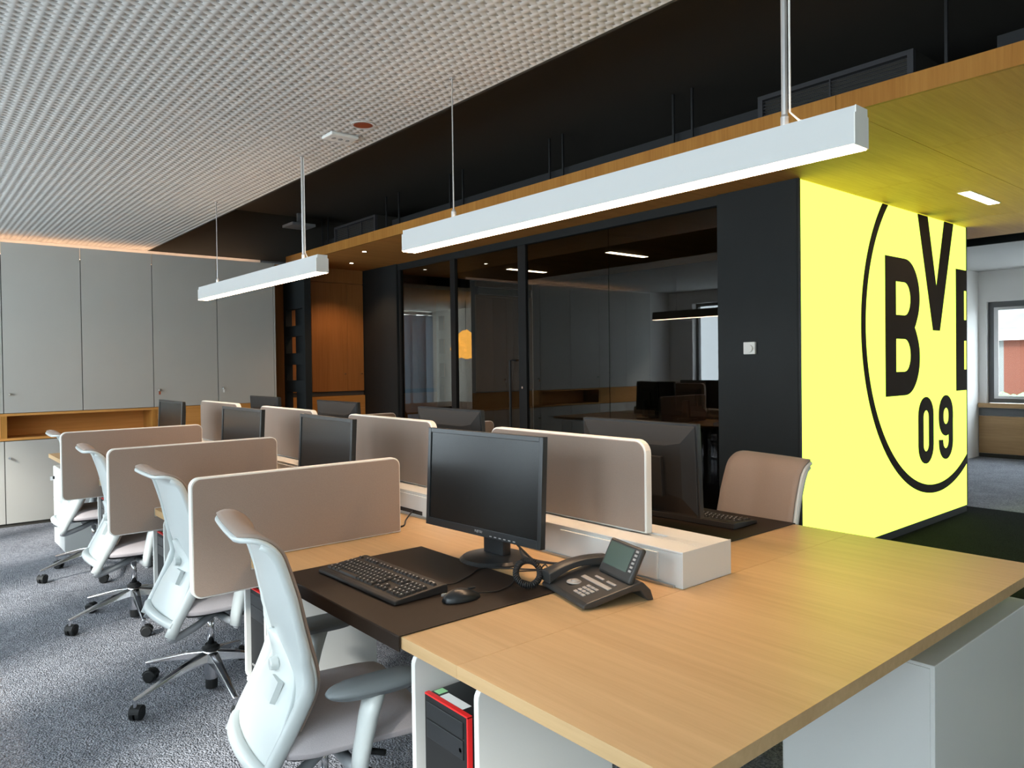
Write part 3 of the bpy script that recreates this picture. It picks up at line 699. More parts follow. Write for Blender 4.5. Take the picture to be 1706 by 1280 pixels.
# fabric screens
def screen_long(k):
    y0, y1 = yb[k]+.222, yb[k]+1.028
    s = empty('desk_screen', (1.866, (y0+y1)/2, ZD+TH)); h = (y1-y0)/2; H = 1.15-ZD-TH
    tag(s, '%s taupe fabric screen standing on the cable duct counted from the camera' % ORD[k], 'screen', 'taupe screens on the cable duct')
    o = rrect(-h, h, 0, H, .045, 6, (0,0,1,1)); i = rrect(-h+.006, h-.006, .006, H-.006, .039, 6, (0,0,1,1))
    MB().prism(o, 0, -.015, .015).build('rim', M['rim'], s, bevel=.004)
    for sg in (-1, 1): MB().prism(i, 0, sg*.0145, sg*.0185).build('fabric_panel', M['taupe'], s, bevel=.003)
    for y in (-h+.1, h-.1): B(-.012, .012, y-.03, y+.03, -.004, .004).build('foot', M['alu'], s)
for k in range(4): screen_long(k)
def screen_cross(k, side):
    y = yb[k]; x0, x1 = (.742, 1.537) if side == 'left' else (2.195, 2.99)
    s = empty('desk_divider', ((x0+x1)/2, y, .637)); W = (x1-x0)/2; H = 1.038-.637
    tag(s, '%s taupe divider between desks on the %s side counted from the camera' % (ORD[k-1], 'window' if side == 'left' else 'glass'), 'divider', 'taupe dividers between the desks')
    sg = 1 if side == 'left' else -1
    xe = -W+.1975; zt_, zb_ = ZD-.637+.0015, ZD-.03-.637-.0015     # slot that takes the edge of the desk top
    def outline(e, r):
        P = [(-W+e+r*(1-math.cos(t)) if 0 else 0, 0) for t in ()]
        P = rrect(-W+e, W-e, e, H-e, r, 6, (1,0,1,1))
        # lower edge: the overhang ends at the slot, above the table the screen stands on the top
        out = []
        for q in P:
            if abs(q[0]-(W-e)) < 1e-9 and abs(q[1]-e) < 1e-9:
                out += [(xe+.13-e, e), (xe+.13-e, zb_-e), (xe-e, zb_-e), (xe-e, zt_+e), (W-e, zt_+e)]
            else: out.append(q)
        return [(sg*a, b) for a, b in out]
    MB().prism(outline(0, .032), 1, -.014, .014).build('rim', M['rim'], s, bevel=.002)
    for q in (-1, 1): MB().prism(outline(.005, .028), 1, q*.0135, q*.0175).build('fabric_panel', M['taupe'], s, bevel=.0025)
for k in (1, 2, 3):
    screen_cross(k, 'left'); screen_cross(k, 'right')

# computer housings and towers
def housing(yc, label, first):
    q = .125 if first else .092
    h = empty('computer_housing', (.945, yc, 0)); tag(h, label, 'housing', 'white computer housings')
    P = rrect(0, .42, .29, ZD-.0305, .03, 5, (1,0,0,1))
    for s in (-1, 1): MB().prism(P, 1, s*q-.008, s*q+.008).build('side_panel', M['white'], h, bevel=.002)
    B(.40, .418, -q+.009, q-.009, .29, ZD-.032).build('back_panel', M['white'], h)
    B(.0, .40, -q+.009, q-.009, .29, .304).build('shelf', M['white'], h)
    return h
def tower(yc, label, sy=1.):
    t = empty('computer_tower', (.955, yc, .3045)); t.scale = (1, sy, 1); tag(t, label, 'computer', 'black computer towers')
    B(.012, .385, -.085, .085, 0, .315).build('case', M['plast'], t, bevel=.004)
    f = B(.004, .0125, -.085, .085, .0, .315).build('front_panel', M['rubber'], t)
    r = MB(); r.box(.0035, .016, -.0865, -.082, 0, .316); r.box(.0035, .016, -.0865, .085, .3135, .3175); r.build('red_trim', M['red'], t)
    B(.001, .0045, -.07, .075, .215, .258).build('disc_drive', M['plast'], f, bevel=.001)
    B(.001, .0045, -.07, .075, .262, .300).build('drive_cover', M['plast'], f, bevel=.001)
    MB().lathe([(.005, .001), (.005, .005)], 12, (0, -.06, .235), 0).build('power_button', M['silver'], f)
    for y in (.03, .045, .06): B(.001, .0045, y, y+.009, .045, .051).build('port', M['silver'], f)
    B(.02, .045, -.045, .045, .315, .3158).build('label_sticker', M['sticker'], t)
    B(.025, .05, .055, .078, .315, .3158).build('round_sticker', M['sgreen'], t)
    text('maker_mark', 'FUJITSU', .016, M['silver'], f, frame_mtx((.0035, -.045, .065), (0,-1,0), (0,0,1)))
YH = [1.386, 2.53, 3.732, 4.975]
for k in range(4):
    housing(YH[k], 'white computer housing under the desks, %s from the camera' % ORD[k], k == 0)
    tower(YH[k]+(.01 if k == 0 else 0), 'black computer tower with red trim in the %s housing from the camera' % ORD[k], 1. if k == 0 else .85)
# pedestals
def pedestal(x0, x1, y0, y1, h, label, dx):
    p = empty('pedestal', ((x0+x1)/2, (y0+y1)/2, 0)); tag(p, label, 'pedestal'); a, b = (x1-x0)/2, (y1-y0)/2
    B(-a+.004, a, -b, b, .04, h).build('body', M['white'], p, bevel=.002)
    for x in (-a+.06, a-.06):
        for y in (-b+.06, b-.06): MB().lathe([(.022,0),(.022,.04)], 12, (x,y,0)).build('castor', M['rubber'], p)
    if dx: 
        z = [.045, .22, .40, h-.004]
        for q, r in zip(z[:-1], z[1:]):
            d = B(-a, -a+.004, -b+.002, b-.002, q+.002, r-.002).build('drawer_front', M['white'], p)
        k = MB().lathe([(.012, -.012), (.012, 0)], 12, (-a, b-.06, h-.09), 0).build('lock', M['rubber'], d)
        B(-a-.03, -a-.01, b-.063, b-.057, h-.11, h-.08).build('key', M['chrome'], k)
    else:
        B(-a, -a+.004, -b+.010, b-.004, .045, h-.008).build('side_panel', M['white'], p, bevel=.001)
pedestal(1.93, 2.68, .715, 1.12, .65, 'white pedestal under the end table nearest the camera', False)
pedestal(.96, 1.5, 6.35, 6.80, .65, 'white drawer pedestal with a key at the far end of the desks', True)

# ================================================================== MONITORS
def monitor(loc, rz, label, mark=True):
    m = empty('monitor', loc, rz); tag(m, label, 'monitor', 'black monitors')     # faces local -x
    MB().lathe([(.118, 0), (.118, .006), (.108, .014), (.035, .022)], 36, (.062, .0, 0)).build('stand_base', M['plast'], m, smooth=False)
    B(.055, .095, -.05, .05, .015, .22).build('neck', M['plast'], m, bevel=.008)
    W, H, zb = .285, .345, .092; t = math.radians(3)
    ax, az = Vector((math.cos(t), 0, -math.sin(t))), Vector((math.sin(t), 0, math.cos(t)))
    c = Vector((0, 0, zb+H/2))
    def q(x, y, z): return c+ax*x+Vector((0,1,0))*y+az*z
    def ob(x0, x1, y0, y1, z0, z1): 
        return MB().add([q(x0,y0,z0),q(x1,y0,z0),q(x1,y1,z0),q(x0,y1,z0),q(x0,y0,z1),q(x1,y0,z1),q(x1,y1,z1),q(x0,y1,z1)], [(0,3,2,1),(4,5,6,7),(0,1,5,4),(1,2,6,5),(2,3,7,6),(3,0,4,7)])
    bz = MB()
    for a in ((0,.022,-W,-W+.016,-H/2,H/2),(0,.022,W-.016,W,-H/2,H/2),(0,.022,-W+.016,W-.016,-H/2,-H/2+.026),(0,.022,-W+.016,W-.016,H/2-.016,H/2)):
        o = ob(*a); bz.add(o.v, o.f)
    bz.build('bezel', M['plast'], m, bevel=.0015)
    ob(.004, .010, -W+.0155, W-.0155, -H/2+.0255, H/2-.0155).build('screen', M['screen'], m)
    # bulged back
    A = [(.022, W-.001, H/2-.001), (.045, W-.06, H/2-.07), (.05, .16, .09)]
    bk = MB(); vs = []
    for x, y, z in A: vs += [q(x,-y,-z), q(x,y,-z), q(x,y,z), q(x,-y,z)]
    fs = [(3,2,1,0), (8,9,10,11)]
    for r in range(2): fs += [(4*r+k, 4*r+(k+1)%4, 4*r+4+(k+1)%4, 4*r+4+k) for k in range(4)]
    bk.add(vs, fs).build('back_cover', M['rubber'], m, bevel=.012, seg=3, smooth=False)
    ob(.049, .068, -.15, .15, -.10, .05).build('mount_block', M['rubber'], m, bevel=.004)
    for k in range(6): 
        y = -.06-.022*k; o = ob(-.0008, .001, y-.005, y+.005, -H/2+.006, -H/2+.009); o.build('button', M['silver'], m)
    if mark: text('maker_mark', 'FUJITSU', .011, M['silver'], m, frame_mtx(q(-.0006, 0, -H/2+.015), (0,-1,0), tuple(az)))
    return m
ml = ['on the desk with the telephone, nearest the camera', 'on the second window side desk', 'on the third window side desk', 'on the fourth window side desk by the cabinets']
mr = ['turned away on the first glass side desk', 'turned away on the second glass side desk', 'turned away on the third glass side desk', 'turned away on the fourth glass side desk']
YM = [1.95, 3.115, 4.165, 5.545]; YR = [1.893, 3.165, 4.427, 5.654]
m0 = monitor((1.49, YM[0], ZD), math.radians(4), 'black monitor '+ml[0])
for k in range(1, 4):
    c = copy_tree(m0); c.location = (1.49, YM[k], ZD); c.rotation_euler = (0,0,math.radians([0,-2,1.5,0][k])); c['label'] = 'black monitor '+ml[k]
for k in range(4):
    c = copy_tree(m0); c.location = (2.245, YR[k], ZD-.015 if 0 else ZD); c.rotation_euler = (0,0,math.pi); c['label'] = 'black monitor '+mr[k]
tg = MB().box(2.158, 2.16, 1.80, 1.835, .80, .84); tag(tg.build('cable_tag', M['rim']), 'small pale tag behind the monitor on the first glass side desk', 'tag')

# ================================================================== DESK MATS, KEYBOARDS, MOUSE
def mat(x_edge, y0, y1, depth, sgn, label):
    m = MB(); 
    prof = [(0, 0), (depth, 0), (depth, .003), (-.006, .003), (-.009, 0), (-.009, -.036), (-.0035, -.036), (-.0035, 0)]
    prof = [(x_edge+sgn*a, ZD+.0008+b) for a, b in prof]
    tag(m.prism(prof, 1, y0, y1).build('desk_mat', M['leather'], bevel=.0012), label, 'desk mat')
mat(XD0, 1.548, 2.268, .525, 1, 'brown black leather desk mat under the keyboard and mouse')
mat(XD1, 1.55, 2.27, .525, -1, 'dark desk mat on the first glass side desk')
def keyboard(loc, rz, label):
    k = empty('keyboard', loc, rz); tag(k, label, 'keyboard')     # local: x away from user, y left; width .455, depth .175
    MB().prism([(0, .0), (.178, .0), (.178, .024), (.165, .026), (.012, .014), (0, .010)], 1, -.2275, .2275).build('base', M['keyb'], k, bevel=.003)
    ks, lg = MB(), MB()
    def zt(x): return .0135+(x-.012)/.153*.012
    def keyc(x, y, wx, wy):
        a, b = zt(x)-.001, zt(x)+.006; i = .0022
        P = [(x-wx/2,y-wy/2,a),(x+wx/2,y-wy/2,a+.001),(x+wx/2,y+wy/2,a+.001),(x-wx/2,y+wy/2,a),(x-wx/2+i,y-wy/2+i,b),(x+wx/2-i,y-wy/2+i,b+.001),(x+wx/2-i,y+wy/2-i,b+.001),(x-wx/2+i,y+wy/2-i,b)]
        ks.add(P, [(0,3,2,1),(4,5,6,7),(0,1,5,4),(1,2,6,5),(2,3,7,6),(3,0,4,7)])
        if wy < .03: lg.box(x+.0005, x+.0045, y+.001, y+.0045, b+.0006, b+.0012)
    p = .0188
    for r in range(5):
        x = .032+p*r; y = .212
        if r == 0:
            for wy in (.026, .022, .022, .112, .022, .022, .022, .026): keyc(x, y-wy/2, .0165, wy-.002); y -= wy
        else:
            first = (0, .024, .033, .028, .018)[r]; keyc(x, y-first/2, .0165, first-.002); y -= first
            while y-.0188 > -.06: keyc(x, y-p/2, .0165, .0168); y -= p
            wy = y+.072
            if wy > .01: keyc(x, y-wy/2, .0165, wy-.002)
        for c in range(4): keyc(x, -.152-p*c, .0165, .0168)
    for c in range(3):
        yy = -.085-p*c; keyc(.032, yy, .0165, .0168); keyc(.032+3*p, yy, .0165, .0168); keyc(.032+4*p, yy, .0165, .0168)
    keyc(.032+p, -.085-p, .0165, .0168)
    for g, (s, n_) in enumerate(((.205, 1), (.165, 4), (.08, 4), (-.005, 4), (-.085, 3), (-.152, 4))):
        for c in range(n_): keyc(.142, s-p*c, .012, .0165)
    o = ks.build('keys', M['keyb'], k); o['kind'] = 'stuff'
    o = lg.build('key_legends', M['legend'], k); o['kind'] = 'stuff'
    B(.15, .156, -.195, -.175, .0255, .027).build('maker_mark', M['silver'], k)
    return k
kb = keyboard((1.035, 1.975, ZD+.0045), math.radians(1), 'black keyboard on the brown black desk mat')
k2 = copy_tree(kb); k2.location = (2.665, 1.88, ZD+.0045); k2.rotation_euler = (0,0,math.radians(183)); k2['label'] = 'black keyboard in front of the empty chair on the glass side'
def mouse(loc, rz, label):
    o = empty('mouse', loc, rz); tag(o, label, 'mouse'); P = []
    n, mm = 14, 13
    for i in range(n+1):
        t = i/n; x = -.055+.11*t; hw = .031*(math.sin(math.pi*min(max(t*.94+.03, 0), 1)))**.45; hh = .036*(math.sin(math.pi*(t*.9+.05)))**.6*(1-.35*t)
        P.append([(x, hw*math.cos(math.pi*j/(mm-1)), .002+hh*abs(math.sin(math.pi*j/(mm-1)))**.8) for j in range(mm)])
    Q = [[(x, y, .0015) for x, y, z in r] for r in P]
    MB().slab(P, Q).build('shell', M['plast'], o, smooth=True)
    B(.022, .045, -.0035, .0035, .024, .031).build('wheel', M['rubber'], o, bevel=.002)
    B(-.05, -.02, .024, .0275, .010, .018).build('side_button', M['silver'], o, bevel=.002)
    return o
mouse((1.208, 1.672, ZD+.004), math.radians(-8), 'black computer mouse on the desk mat')
def smoothpath(P, n=60):
    P = [Vector(p) for p in P]; Q = [P[0]]+P+[P[-1]]; out = []
    m_ = len(P)-1
    for i in range(m_):
        a, b, c, d = Q[i:i+4]; k = max(2, n//m_)
        for j in range(k):
            t = j/k; out.append(.5*((2*b)+(-a+c)*t+(2*a-5*b+4*c-d)*t*t+(-a+3*b-3*c+d)*t**3))
    out.append(P[-1]); return out
def cable(name, P, r, label, n=70):
    tag(MB().tube(smoothpath(P, n), r, 6).build(name, M['cable'], smooth=True), label, 'cable')
zc = ZD+.0062
cable('mouse_cable', [(1.262,1.665,zc+.008),(1.33,1.66,zc),(1.41,1.69,zc),(1.47,1.75,zc+.006),(1.53,1.77,ZD+.003),(1.60,1.72,ZD+.003)], .0022, 'thin mouse cable leading from the mouse to the phone')
cable('keyboard_cable', [(1.215,1.80,zc+.014),(1.27,1.80,zc+.002),(1.36,1.84,zc),(1.44,1.88,zc),(1.50,1.84,ZD+.003),(1.54,1.79,ZD+.003),(1.62,1.70,ZD+.003)], .0022, 'thin keyboard cable curving over the desk mat')
cable('monitor_cable', [(1.60,1.92,ZD+.07),(1.62,1.88,ZD+.03),(1.63,1.82,ZD+.004),(1.68,1.74,ZD+.004),(1.70,1.66,ZD+.010),(1.715,1.58,ZD+.012)], .0035, 'black monitor cable running behind the phone')
cable('power_cable', [(1.60,1.88,ZD+.05),(1.60,1.85,ZD+.02),(1.66,1.77,ZD+.004),(1.69,1.72,ZD+.02),(1.72,1.66,ZD+.016)], .0035, 'second black cable behind the phone')
cable('screen_cable', [(1.738,2.76,ZD+.022),(1.70,2.72,ZD+.022),(1.64,2.66,ZD+.012),(1.60,2.61,ZD+.004),(1.56,2.60,ZD+.004)], .0035, 'black cables from the duct behind the first divider')

# ================================================================== TELEPHONE
ph = empty('desk_phone', (1.43, 1.50, ZD), math.radians(-16)); tag(ph, 'dark grey desk telephone with a tilted green display', 'telephone')
# local: x away from the user, y to the user's left; foot print .21 x .255
MB().prism([(0, .004), (.0, .014), (.012, .020), (.16, .050), (.19, .054), (.215, .030), (.225, .0), (.205, 0), (.18, .030), (.15, .030), (.03, .004)], 1, -.125, .125).build('base', M['phone'], ph, bevel=.004)
def ptop(x): return .0185+(x-.006)*.203
def pkey(name, x, y, sx, sy, mt, h=.003, r=.0008):
    sl = math.atan(.203); MB().obox((x, y, ptop(x)+h/2+.0005), (math.cos(sl), 0, math.sin(sl)), (0,1,0), (-math.sin(sl), 0, math.cos(sl)), sx, sy, h).build(name, mt, ph, bevel=r)
for r in range(4):
    for c in range(3): pkey('number_key', .030+.014*r, -.030-.020*c, .009, .016, M['silver'])
pkey('touch_strip', .098, -.025, .014, .15, M['silver'])
pkey('function_key', .122, -.005, .008, .045, M['silver']); pkey('function_key', .122, -.068, .008, .045, M['silver'])
MB().lathe([(.024, 0), (.022, .003), (.012, .004), (.010, .007), (.003, .008)], 24, (.062, .035, ptop(.062))).build('navigation_ring', M['silver'], ph)
# handset on the left
hs = [[], []]
A, C_ = [], []
for i in range(21):
    t = i/20; x = .0+.205*t; z = .050+.013*math.sin(math.pi*t)+.026*t
    th_ = .030-.012*math.sin(math.pi*t)**.7; hw = .027-.004*math.sin(math.pi*t)
    A.append([(x, .100+hw*s, z+.004*(1-s*s)) for s in (-1, -.5, 0, .5, 1)]); C_.append([(x, .100+hw*s, z-th_) for s in (-1, -.5, 0, .5, 1)])
MB().slab(A, C_).build('handset', M['phone'], ph, bevel=.003)
# tilted display
t = math.radians(62); dz = Vector((math.cos(t), 0, math.sin(t))); dn = Vector((-math.sin(t), 0, math.cos(t)))
def dbox(u0, u1, y0, y1, n0, n1):
    o = Vector((.150, -.035, .050)); P = []
    for nn in (n0, n1):
        for (u, y) in ((u0,y0),(u1,y0),(u1,y1),(u0,y1)): P.append(o+dz*u+Vector((0,y,0))+dn*nn)
    return MB().add(P, [(0,3,2,1),(4,5,6,7),(0,1,5,4),(1,2,6,5),(2,3,7,6),(3,0,4,7)])
ds_ = dbox(0, .105, -.083, .083, -.012, .004).build('display_housing', M['phone'], ph, bevel=.006)
dbox(.026, .094, -.05, .072, .0035, .0050).build('display', M['lcd'], ds_)
for k in range(6): dbox(.030+.0115*k, .036+.0115*k, -.072, -.060, .003, .006).build('display_key', M['silver'], ds_)
# spiral cord
pts = []
c0 = Vector((1.437, 1.650, ZD+.040)); NT = 40
ca_, cb_ = Vector((.766,-.643,0))*.036, Vector((.643*.045,.766*.045,.024))
for i in range(NT*10+1):
    s = i/(NT*10); a = math.radians(20)-2*math.pi*.97*s
    c = c0+ca_*math.cos(a)+cb_*math.sin(a); rad = (ca_.normalized()*math.cos(a)+cb_.normalized()*math.sin(a)).normalized(); nn_ = ca_.normalized().cross(cb_.normalized()); ph_ = 2*math.pi*NT*s
    pts.append(c+rad*math.cos(ph_)*.0078+nn_*math.sin(ph_)*.0078)
cd = empty('spiral_cord', (0,0,0)); tag(cd, 'coiled black handset cord lying in a loop beside the phone', 'cord')
cd.location = (c0.x, c0.y, ZD)
pts = [p-Vector((c0.x, c0.y, ZD)) for p in pts]
MB().tube(pts, .0026, 5).build('coil', M['cable'], cd, smooth=True)
MB().tube(smoothpath([pts[0], pts[0]+Vector((.02,.0,.004)), Vector((.048,-.055,.012))], 20), .0024, 6).build('cord_end', M['cable'], cd, smooth=True)

# ================================================================== TASK CHAIRS
def crom(P, n):
    P = np.array(P, float); d = np.r_[0, np.cumsum(np.linalg.norm(np.diff(P, axis=0), axis=1))]
    Q = np.vstack([2*P[0]-P[1], P, 2*P[-1]-P[-2]]); out = []
    for s in np.linspace(0, d[-1], n):
        i = min(np.searchsorted(d, s, 'right')-1, len(P)-2); t = (s-d[i])/(d[i+1]-d[i]); a, b, c, e = Q[i:i+4]
        out.append(.5*(2*b+(-a+c)*t+(2*a-5*b+4*c-e)*t*t+(-a+3*b-3*c+e)*t**3))
    return np.array(out)
PROF = [(-.262, .968), (-.232, .972), (-.203, .962), (-.180, .936), (-.168, .895), (-.150, .80), (-.128, .70), (-.108, .62), (-.108, .57), (-.130, .515), (-.160, .455), (-.188, .395), (-.207, .350), (-.220, .318)]
HW = [(.95, .150), (.968, .185)]
def half_w(s):   # along the profile, 0 at the rolled top edge
    return float(np.interp(s, [0, .008, .02, .04, .07, .12, .43, .55, .72, 1.], [.140, .168, .189, .206, .216, .222, .228, .225, .210, .200]))
def back_grid(off, inset, s0, s1, nu, nv):
    c = crom(PROF, 90); tng = np.gradient(c, axis=0); nrm = np.stack([-tng[:, 1], tng[:, 0]], 1); nrm /= np.linalg.norm(nrm, axis=1)[:, None]
    # make the normal point forward (towards the sitter)
    nrm = np.where((nrm[:, :1] < 0) & (np.arange(90)[:, None] > 12), -nrm, nrm)
    if nrm[40, 0] < 0: nrm = -nrm
    nrm = np.stack([tng[:, 1]*-1, tng[:, 0]], 1); nrm /= np.linalg.norm(nrm, axis=1)[:, None]
    rows = []
    for s in np.linspace(s0, s1, nu):
        f = s*89; i = min(int(f), 88); t = f-i; p = c[i]*(1-t)+c[i+1]*t; nn = nrm[i]*(1-t)+nrm[i+1]*t
        w_ = half_w(s)-inset; row = []
        for v in np.linspace(-1, 1, nv):
            wrap = .030*abs(v)**2.2*np.interp(s, [0, .12, .3, .8, 1], [.1, .5, 1, .9, .5])
            row.append((p[0]+nn[0]*off+wrap, v*w_, p[1]+nn[1]*off))
        rows.append(row)
    return rows
def make_chair(label):
    ch = empty('task_chair', (0,0,0)); tag(ch, label, 'chair', 'white task chairs')
    sh_ = MB().slab(back_grid(.008, 0, 0, .78, 56, 15), back_grid(-.006, 0, 0, .78, 56, 15)).build('backrest_shell', M['chairw'], ch, smooth=True, bevel=.006)
    MB().slab(back_grid(.016, .010, .012, .77, 56, 13), back_grid(.0075, .010, .012, .77, 56, 13)).build('backrest_cushion', M['taupe'], ch, smooth=True)
    # lower tongue plate that carries the lumbar part
    def tongue(off):
        rows = back_grid(off, 0, .47, .92, 20, 13); out = []
        for i, r in enumerate(rows):
            k = float(np.interp(i/19, [0, .10, .3, .5, .7, 1], [.05, .20, .50, .74, .86, .86])); out.append([(x-(1-abs(j/6-1))*0, y*k, z) for j, (x, y, z) in enumerate(r)])
        return out
    tp = MB().slab(tongue(-.0105), tongue(-.0265)).build('lower_back_plate', M['chairw'], ch, smooth=True, bevel=.004)
    cc = crom(PROF, 90)
    def pp(s, y, off=-.028):
        i = int(s*89); t = cc[min(i+1, 89)]-cc[max(i-1, 0)]; t /= np.linalg.norm(t); return (cc[i][0]-t[1]*off, y, cc[i][1]+t[0]*off)
    MB().tube([pp(.60, -.03, -.022), pp(.60, -.03, -.046)], [.021, .018], 8).build('lumbar_knob', M['chairw'], tp, bevel=.004)
    MB().add([pp(.66,-.10,-.018), pp(.66,-.035,-.018), pp(.74,-.035,-.018), pp(.74,-.10,-.018), pp(.66,-.10,-.034), pp(.66,-.035,-.034), pp(.74,-.035,-.034), pp(.74,-.10,-.034)], [(0,1,2,3),(4,7,6,5),(0,4,5,1),(1,5,6,2),(2,6,7,3),(3,7,4,0)]).build('height_grip', M['chairw'], tp)
    # frame: side rails, bottom bar, arms forward to the mechanism
    for sgn in (-1, 1):
        P = []
        for s in np.linspace(.07, .985, 30):
            g = back_grid(-.008 if s < .5 else -.014, .006, s, s, 1, 3)[0]; P.append(g[0] if sgn < 0 else g[2])
        o = MB().tube(P, [.008]*2+[.0105]*10+[.013]*6+[.018]*10+[.020]*2, 10, flat=(.8, 1.15)).build('back_rail', M['chairw'], ch, smooth=True)
        e = P[-1]
        MB().tube(smoothpath([e, (e[0]+.02, e[1]*.97, .325), (-.10, e[1]*.8, .345), (.0, e[1]*.45, .372)], 18), .013, 8, flat=(1, 1.3)).build('support_arm', M['mech'], ch, smooth=True)
    g = back_grid(-.018, .004, .925, .925, 1, 9)[0]; g = [(x-.016*(1-abs(i/4-1)**2), y, z+.014*(1-abs(i/4-1)**2)) for i, (x, y, z) in enumerate(g)]
    MB().tube(smoothpath(g, 32), .019, 10).build('bottom_bar', M['chairw'], ch, smooth=True)
    # seat
    A, C_ = [], []
    for i in range(25):
        u = -1+2*i/24; x = .045+.225*u; r1, r2 = [], []
        wv = .238*(1-.10*max(0, u)**4-.30*max(0, -u)**5)
        for j in range(17):
            v = -1+2*j/16; e = max(abs(u)**6, abs(v)**6)
            z = .468-.045*e-.02*max(0, u-.5)**2*4-.008*(1-v*v)*(1-u*u)
            r1.append((x, v*wv, z)); r2.append((x, v*wv*.97, .405-.012*max(0, u-.3)))
        A.append(r1); C_.append(r2)
    MB().slab(A, C_).build('seat', M['seatfab'], ch, smooth=True, bevel=.012)
    MB().prism(rrect(-.15, .23, -.20, .20, .05, 5), 2, .392, .406).build('seat_pan', M['rubber'], ch, bevel=.004)
    B(-.07, .16, -.075, .075, .335, .392).build('mechanism', M['mech'], ch, bevel=.012)
    MB().tube([(.06, -.07, .372), (.06, -.19, .372), (.10, -.235, .374)], .009, 8).build('lever', M['rubber'], ch, smooth=True)
    MB().tube([(.06, .07, .372), (.06, .20, .372)], .009, 8).build('lever', M['rubber'], ch, smooth=True)
    for sgn in (-1, 1):
        a = MB().tube([(.02, sgn*.262, .352), (.026, sgn*.262, .40), (.048, sgn*.262, .50), (.068, sgn*.262, .568)], [.031, .033, .037, .040], 14, flat=(1.0, .66)).build('arm_post', M['chairw'], ch, smooth=True)
        MB().tube([(.025, sgn*.262, .352), (.022, sgn*.262, .338)], [.022, .014], 12, flat=(1, .62)).build('post_cap', M['mech'], a)
        MB().tube([(.0, sgn*.06, .362), (.015, sgn*.20, .356), (.022, sgn*.255, .362)], [.018, .016, .016], 10).build('arm_bracket', M['mech'], ch, smooth=True)
        P, Q = [], []
        for i in range(21):
            u = -math.cos(math.pi*i/20); x = .065+.128*u; hw = .054*max(0, 1-abs(u)**2.6)**.44+.0005; r1, r2 = [], []
            for j in range(11):
                v = -1+2*j/10; d = 1-.9*abs(v)**4; r1.append((x, sgn*.262+v*hw, .575+.021*d*(1-abs(u)**5)**.6+.004*u)); r2.append((x, sgn*.262+v*hw*.9, .575-.022*d*(1-abs(u)**4)**.6))
            P.append(r1); Q.append(r2)
        MB().slab(P, Q).build('arm_pad', M['armgrey'], ch, smooth=True)
    # column and five star base
    MB().lathe([(.028, .055), (.028, .06), (.032, .125), (.036, .16), (.036, .175), (.028, .182)], 20).build('base_hub', M['chrome'], ch, smooth=True)
    MB().lathe([(.023, .012), (.025, .016), (.025, .056)], 18).build('gas_spring_foot', M['rubber'], ch)
    MB().lathe([(.036, .180), (.036, .192), (.024, .200), (.024, .205)], 20).build('collar', M['rubber'], ch)
    MB().lathe([(.0145, .204), (.0145, .34)], 16).build('column', M['chrome'], ch, smooth=True)
    for k in range(5):
        a = math.radians(-19.5+72*k); c_, s_ = math.cos(a), math.sin(a)
        def rp(r, t_, z): return (r*c_-t_*s_, r*s_+t_*c_, z)
        rows = []
        for r, hw, zt_, zb_ in ((.02, .026, .178, .130), (.12, .020, .158, .122), (.24, .015, .123, .100), (.315, .0125, .100, .083), (.345, .011, .092, .078)):
            rows.append([rp(r, -hw, zb_+.004), rp(r, -hw*.8, zt_-.004), rp(r, 0, zt_), rp(r, hw*.8, zt_-.004), rp(r, hw, zb_+.004), rp(r, 0, zb_)])
        vs = [q for row in rows for q in row]; fs = [(i*6+j, i*6+(j+1)%6, (i+1)*6+(j+1)%6, (i+1)*6+j) for i in range(4) for j in range(6)]+[(5,4,3,2,1,0), tuple(range(24,30))]
        MB().add(vs, fs).build('base_leg', M['chrome'], ch, bevel=.003)
        # castor: stem, hood, two wheels, turned by its own angle
        ca = math.radians(random.uniform(-60, 60)); d = Vector((math.cos(ca), math.sin(ca), 0)); e = Vector((-math.sin(ca), math.cos(ca), 0)); o_ = Vector(rp(.337, 0, 0))
        MB().tube([o_+Vector((0,0,.056)), o_+Vector((0,0,.09))], .0075, 10).build('castor_stem', M['chrome'], ch)
        cs = MB(); hub = o_+d*.012+Vector((0,0,.0275))
        for sg in (-1, 1):
            n_ = 18; vs = []
            for off, r in ((.004, .0275), (.020, .0275), (.024, .022)):
                for q in range(n_): an = 2*math.pi*q/n_; vs.append(hub+e*sg*off+d*r*math.cos(an)+Vector((0,0,1))*r*math.sin(an))
            fs = [(i*n_+q, i*n_+(q+1)%n_, (i+1)*n_+(q+1)%n_, (i+1)*n_+q) for i in range(2) for q in range(n_)]+[tuple(range(n_-1,-1,-1)), tuple(range(2*n_,3*n_))]
            cs.add(vs, fs)
        w_ = cs.build('castor_wheels', M['rubber'], ch)
        hood = MB(); vs = []
        for sg in (-1, 1):
            for q in range(9): an = math.radians(10+160*q/8); vs.append(hub+e*sg*.021+d*.031*math.cos(an)+Vector((0,0,1))*.031*math.sin(an))
        hood.add(vs, [(q, q+1, 9+q+1, 9+q) for q in range(8)]+[tuple(range(8,-1,-1)), tuple(range(9,18))]).build('castor_hood', M['rubber'], ch)
    return ch
CH = [((.925, 1.965), -10, 'white task chair nearest the camera, at the desk with the telephone'),
      ((1.04, 3.30), -1, 'white task chair at the second window side desk'),
      ((1.02, 4.54), -4, 'white task chair at the third window side desk'),
      ((1.05, 5.78), -2, 'white task chair furthest back on the window side'),
      ((2.75, 1.80), 166, 'task chair with a taupe back on the glass side beside the sign')]
c0_ = make_chair(CH[0][2])
for i, ((x, y), a, lab) in enumerate(CH):
    c = c0_ if i == 0 else copy_tree(c0_)
    c.location = (x, y, 0); c.rotation_euler = (0, 0, math.radians(a)); c['label'] = lab

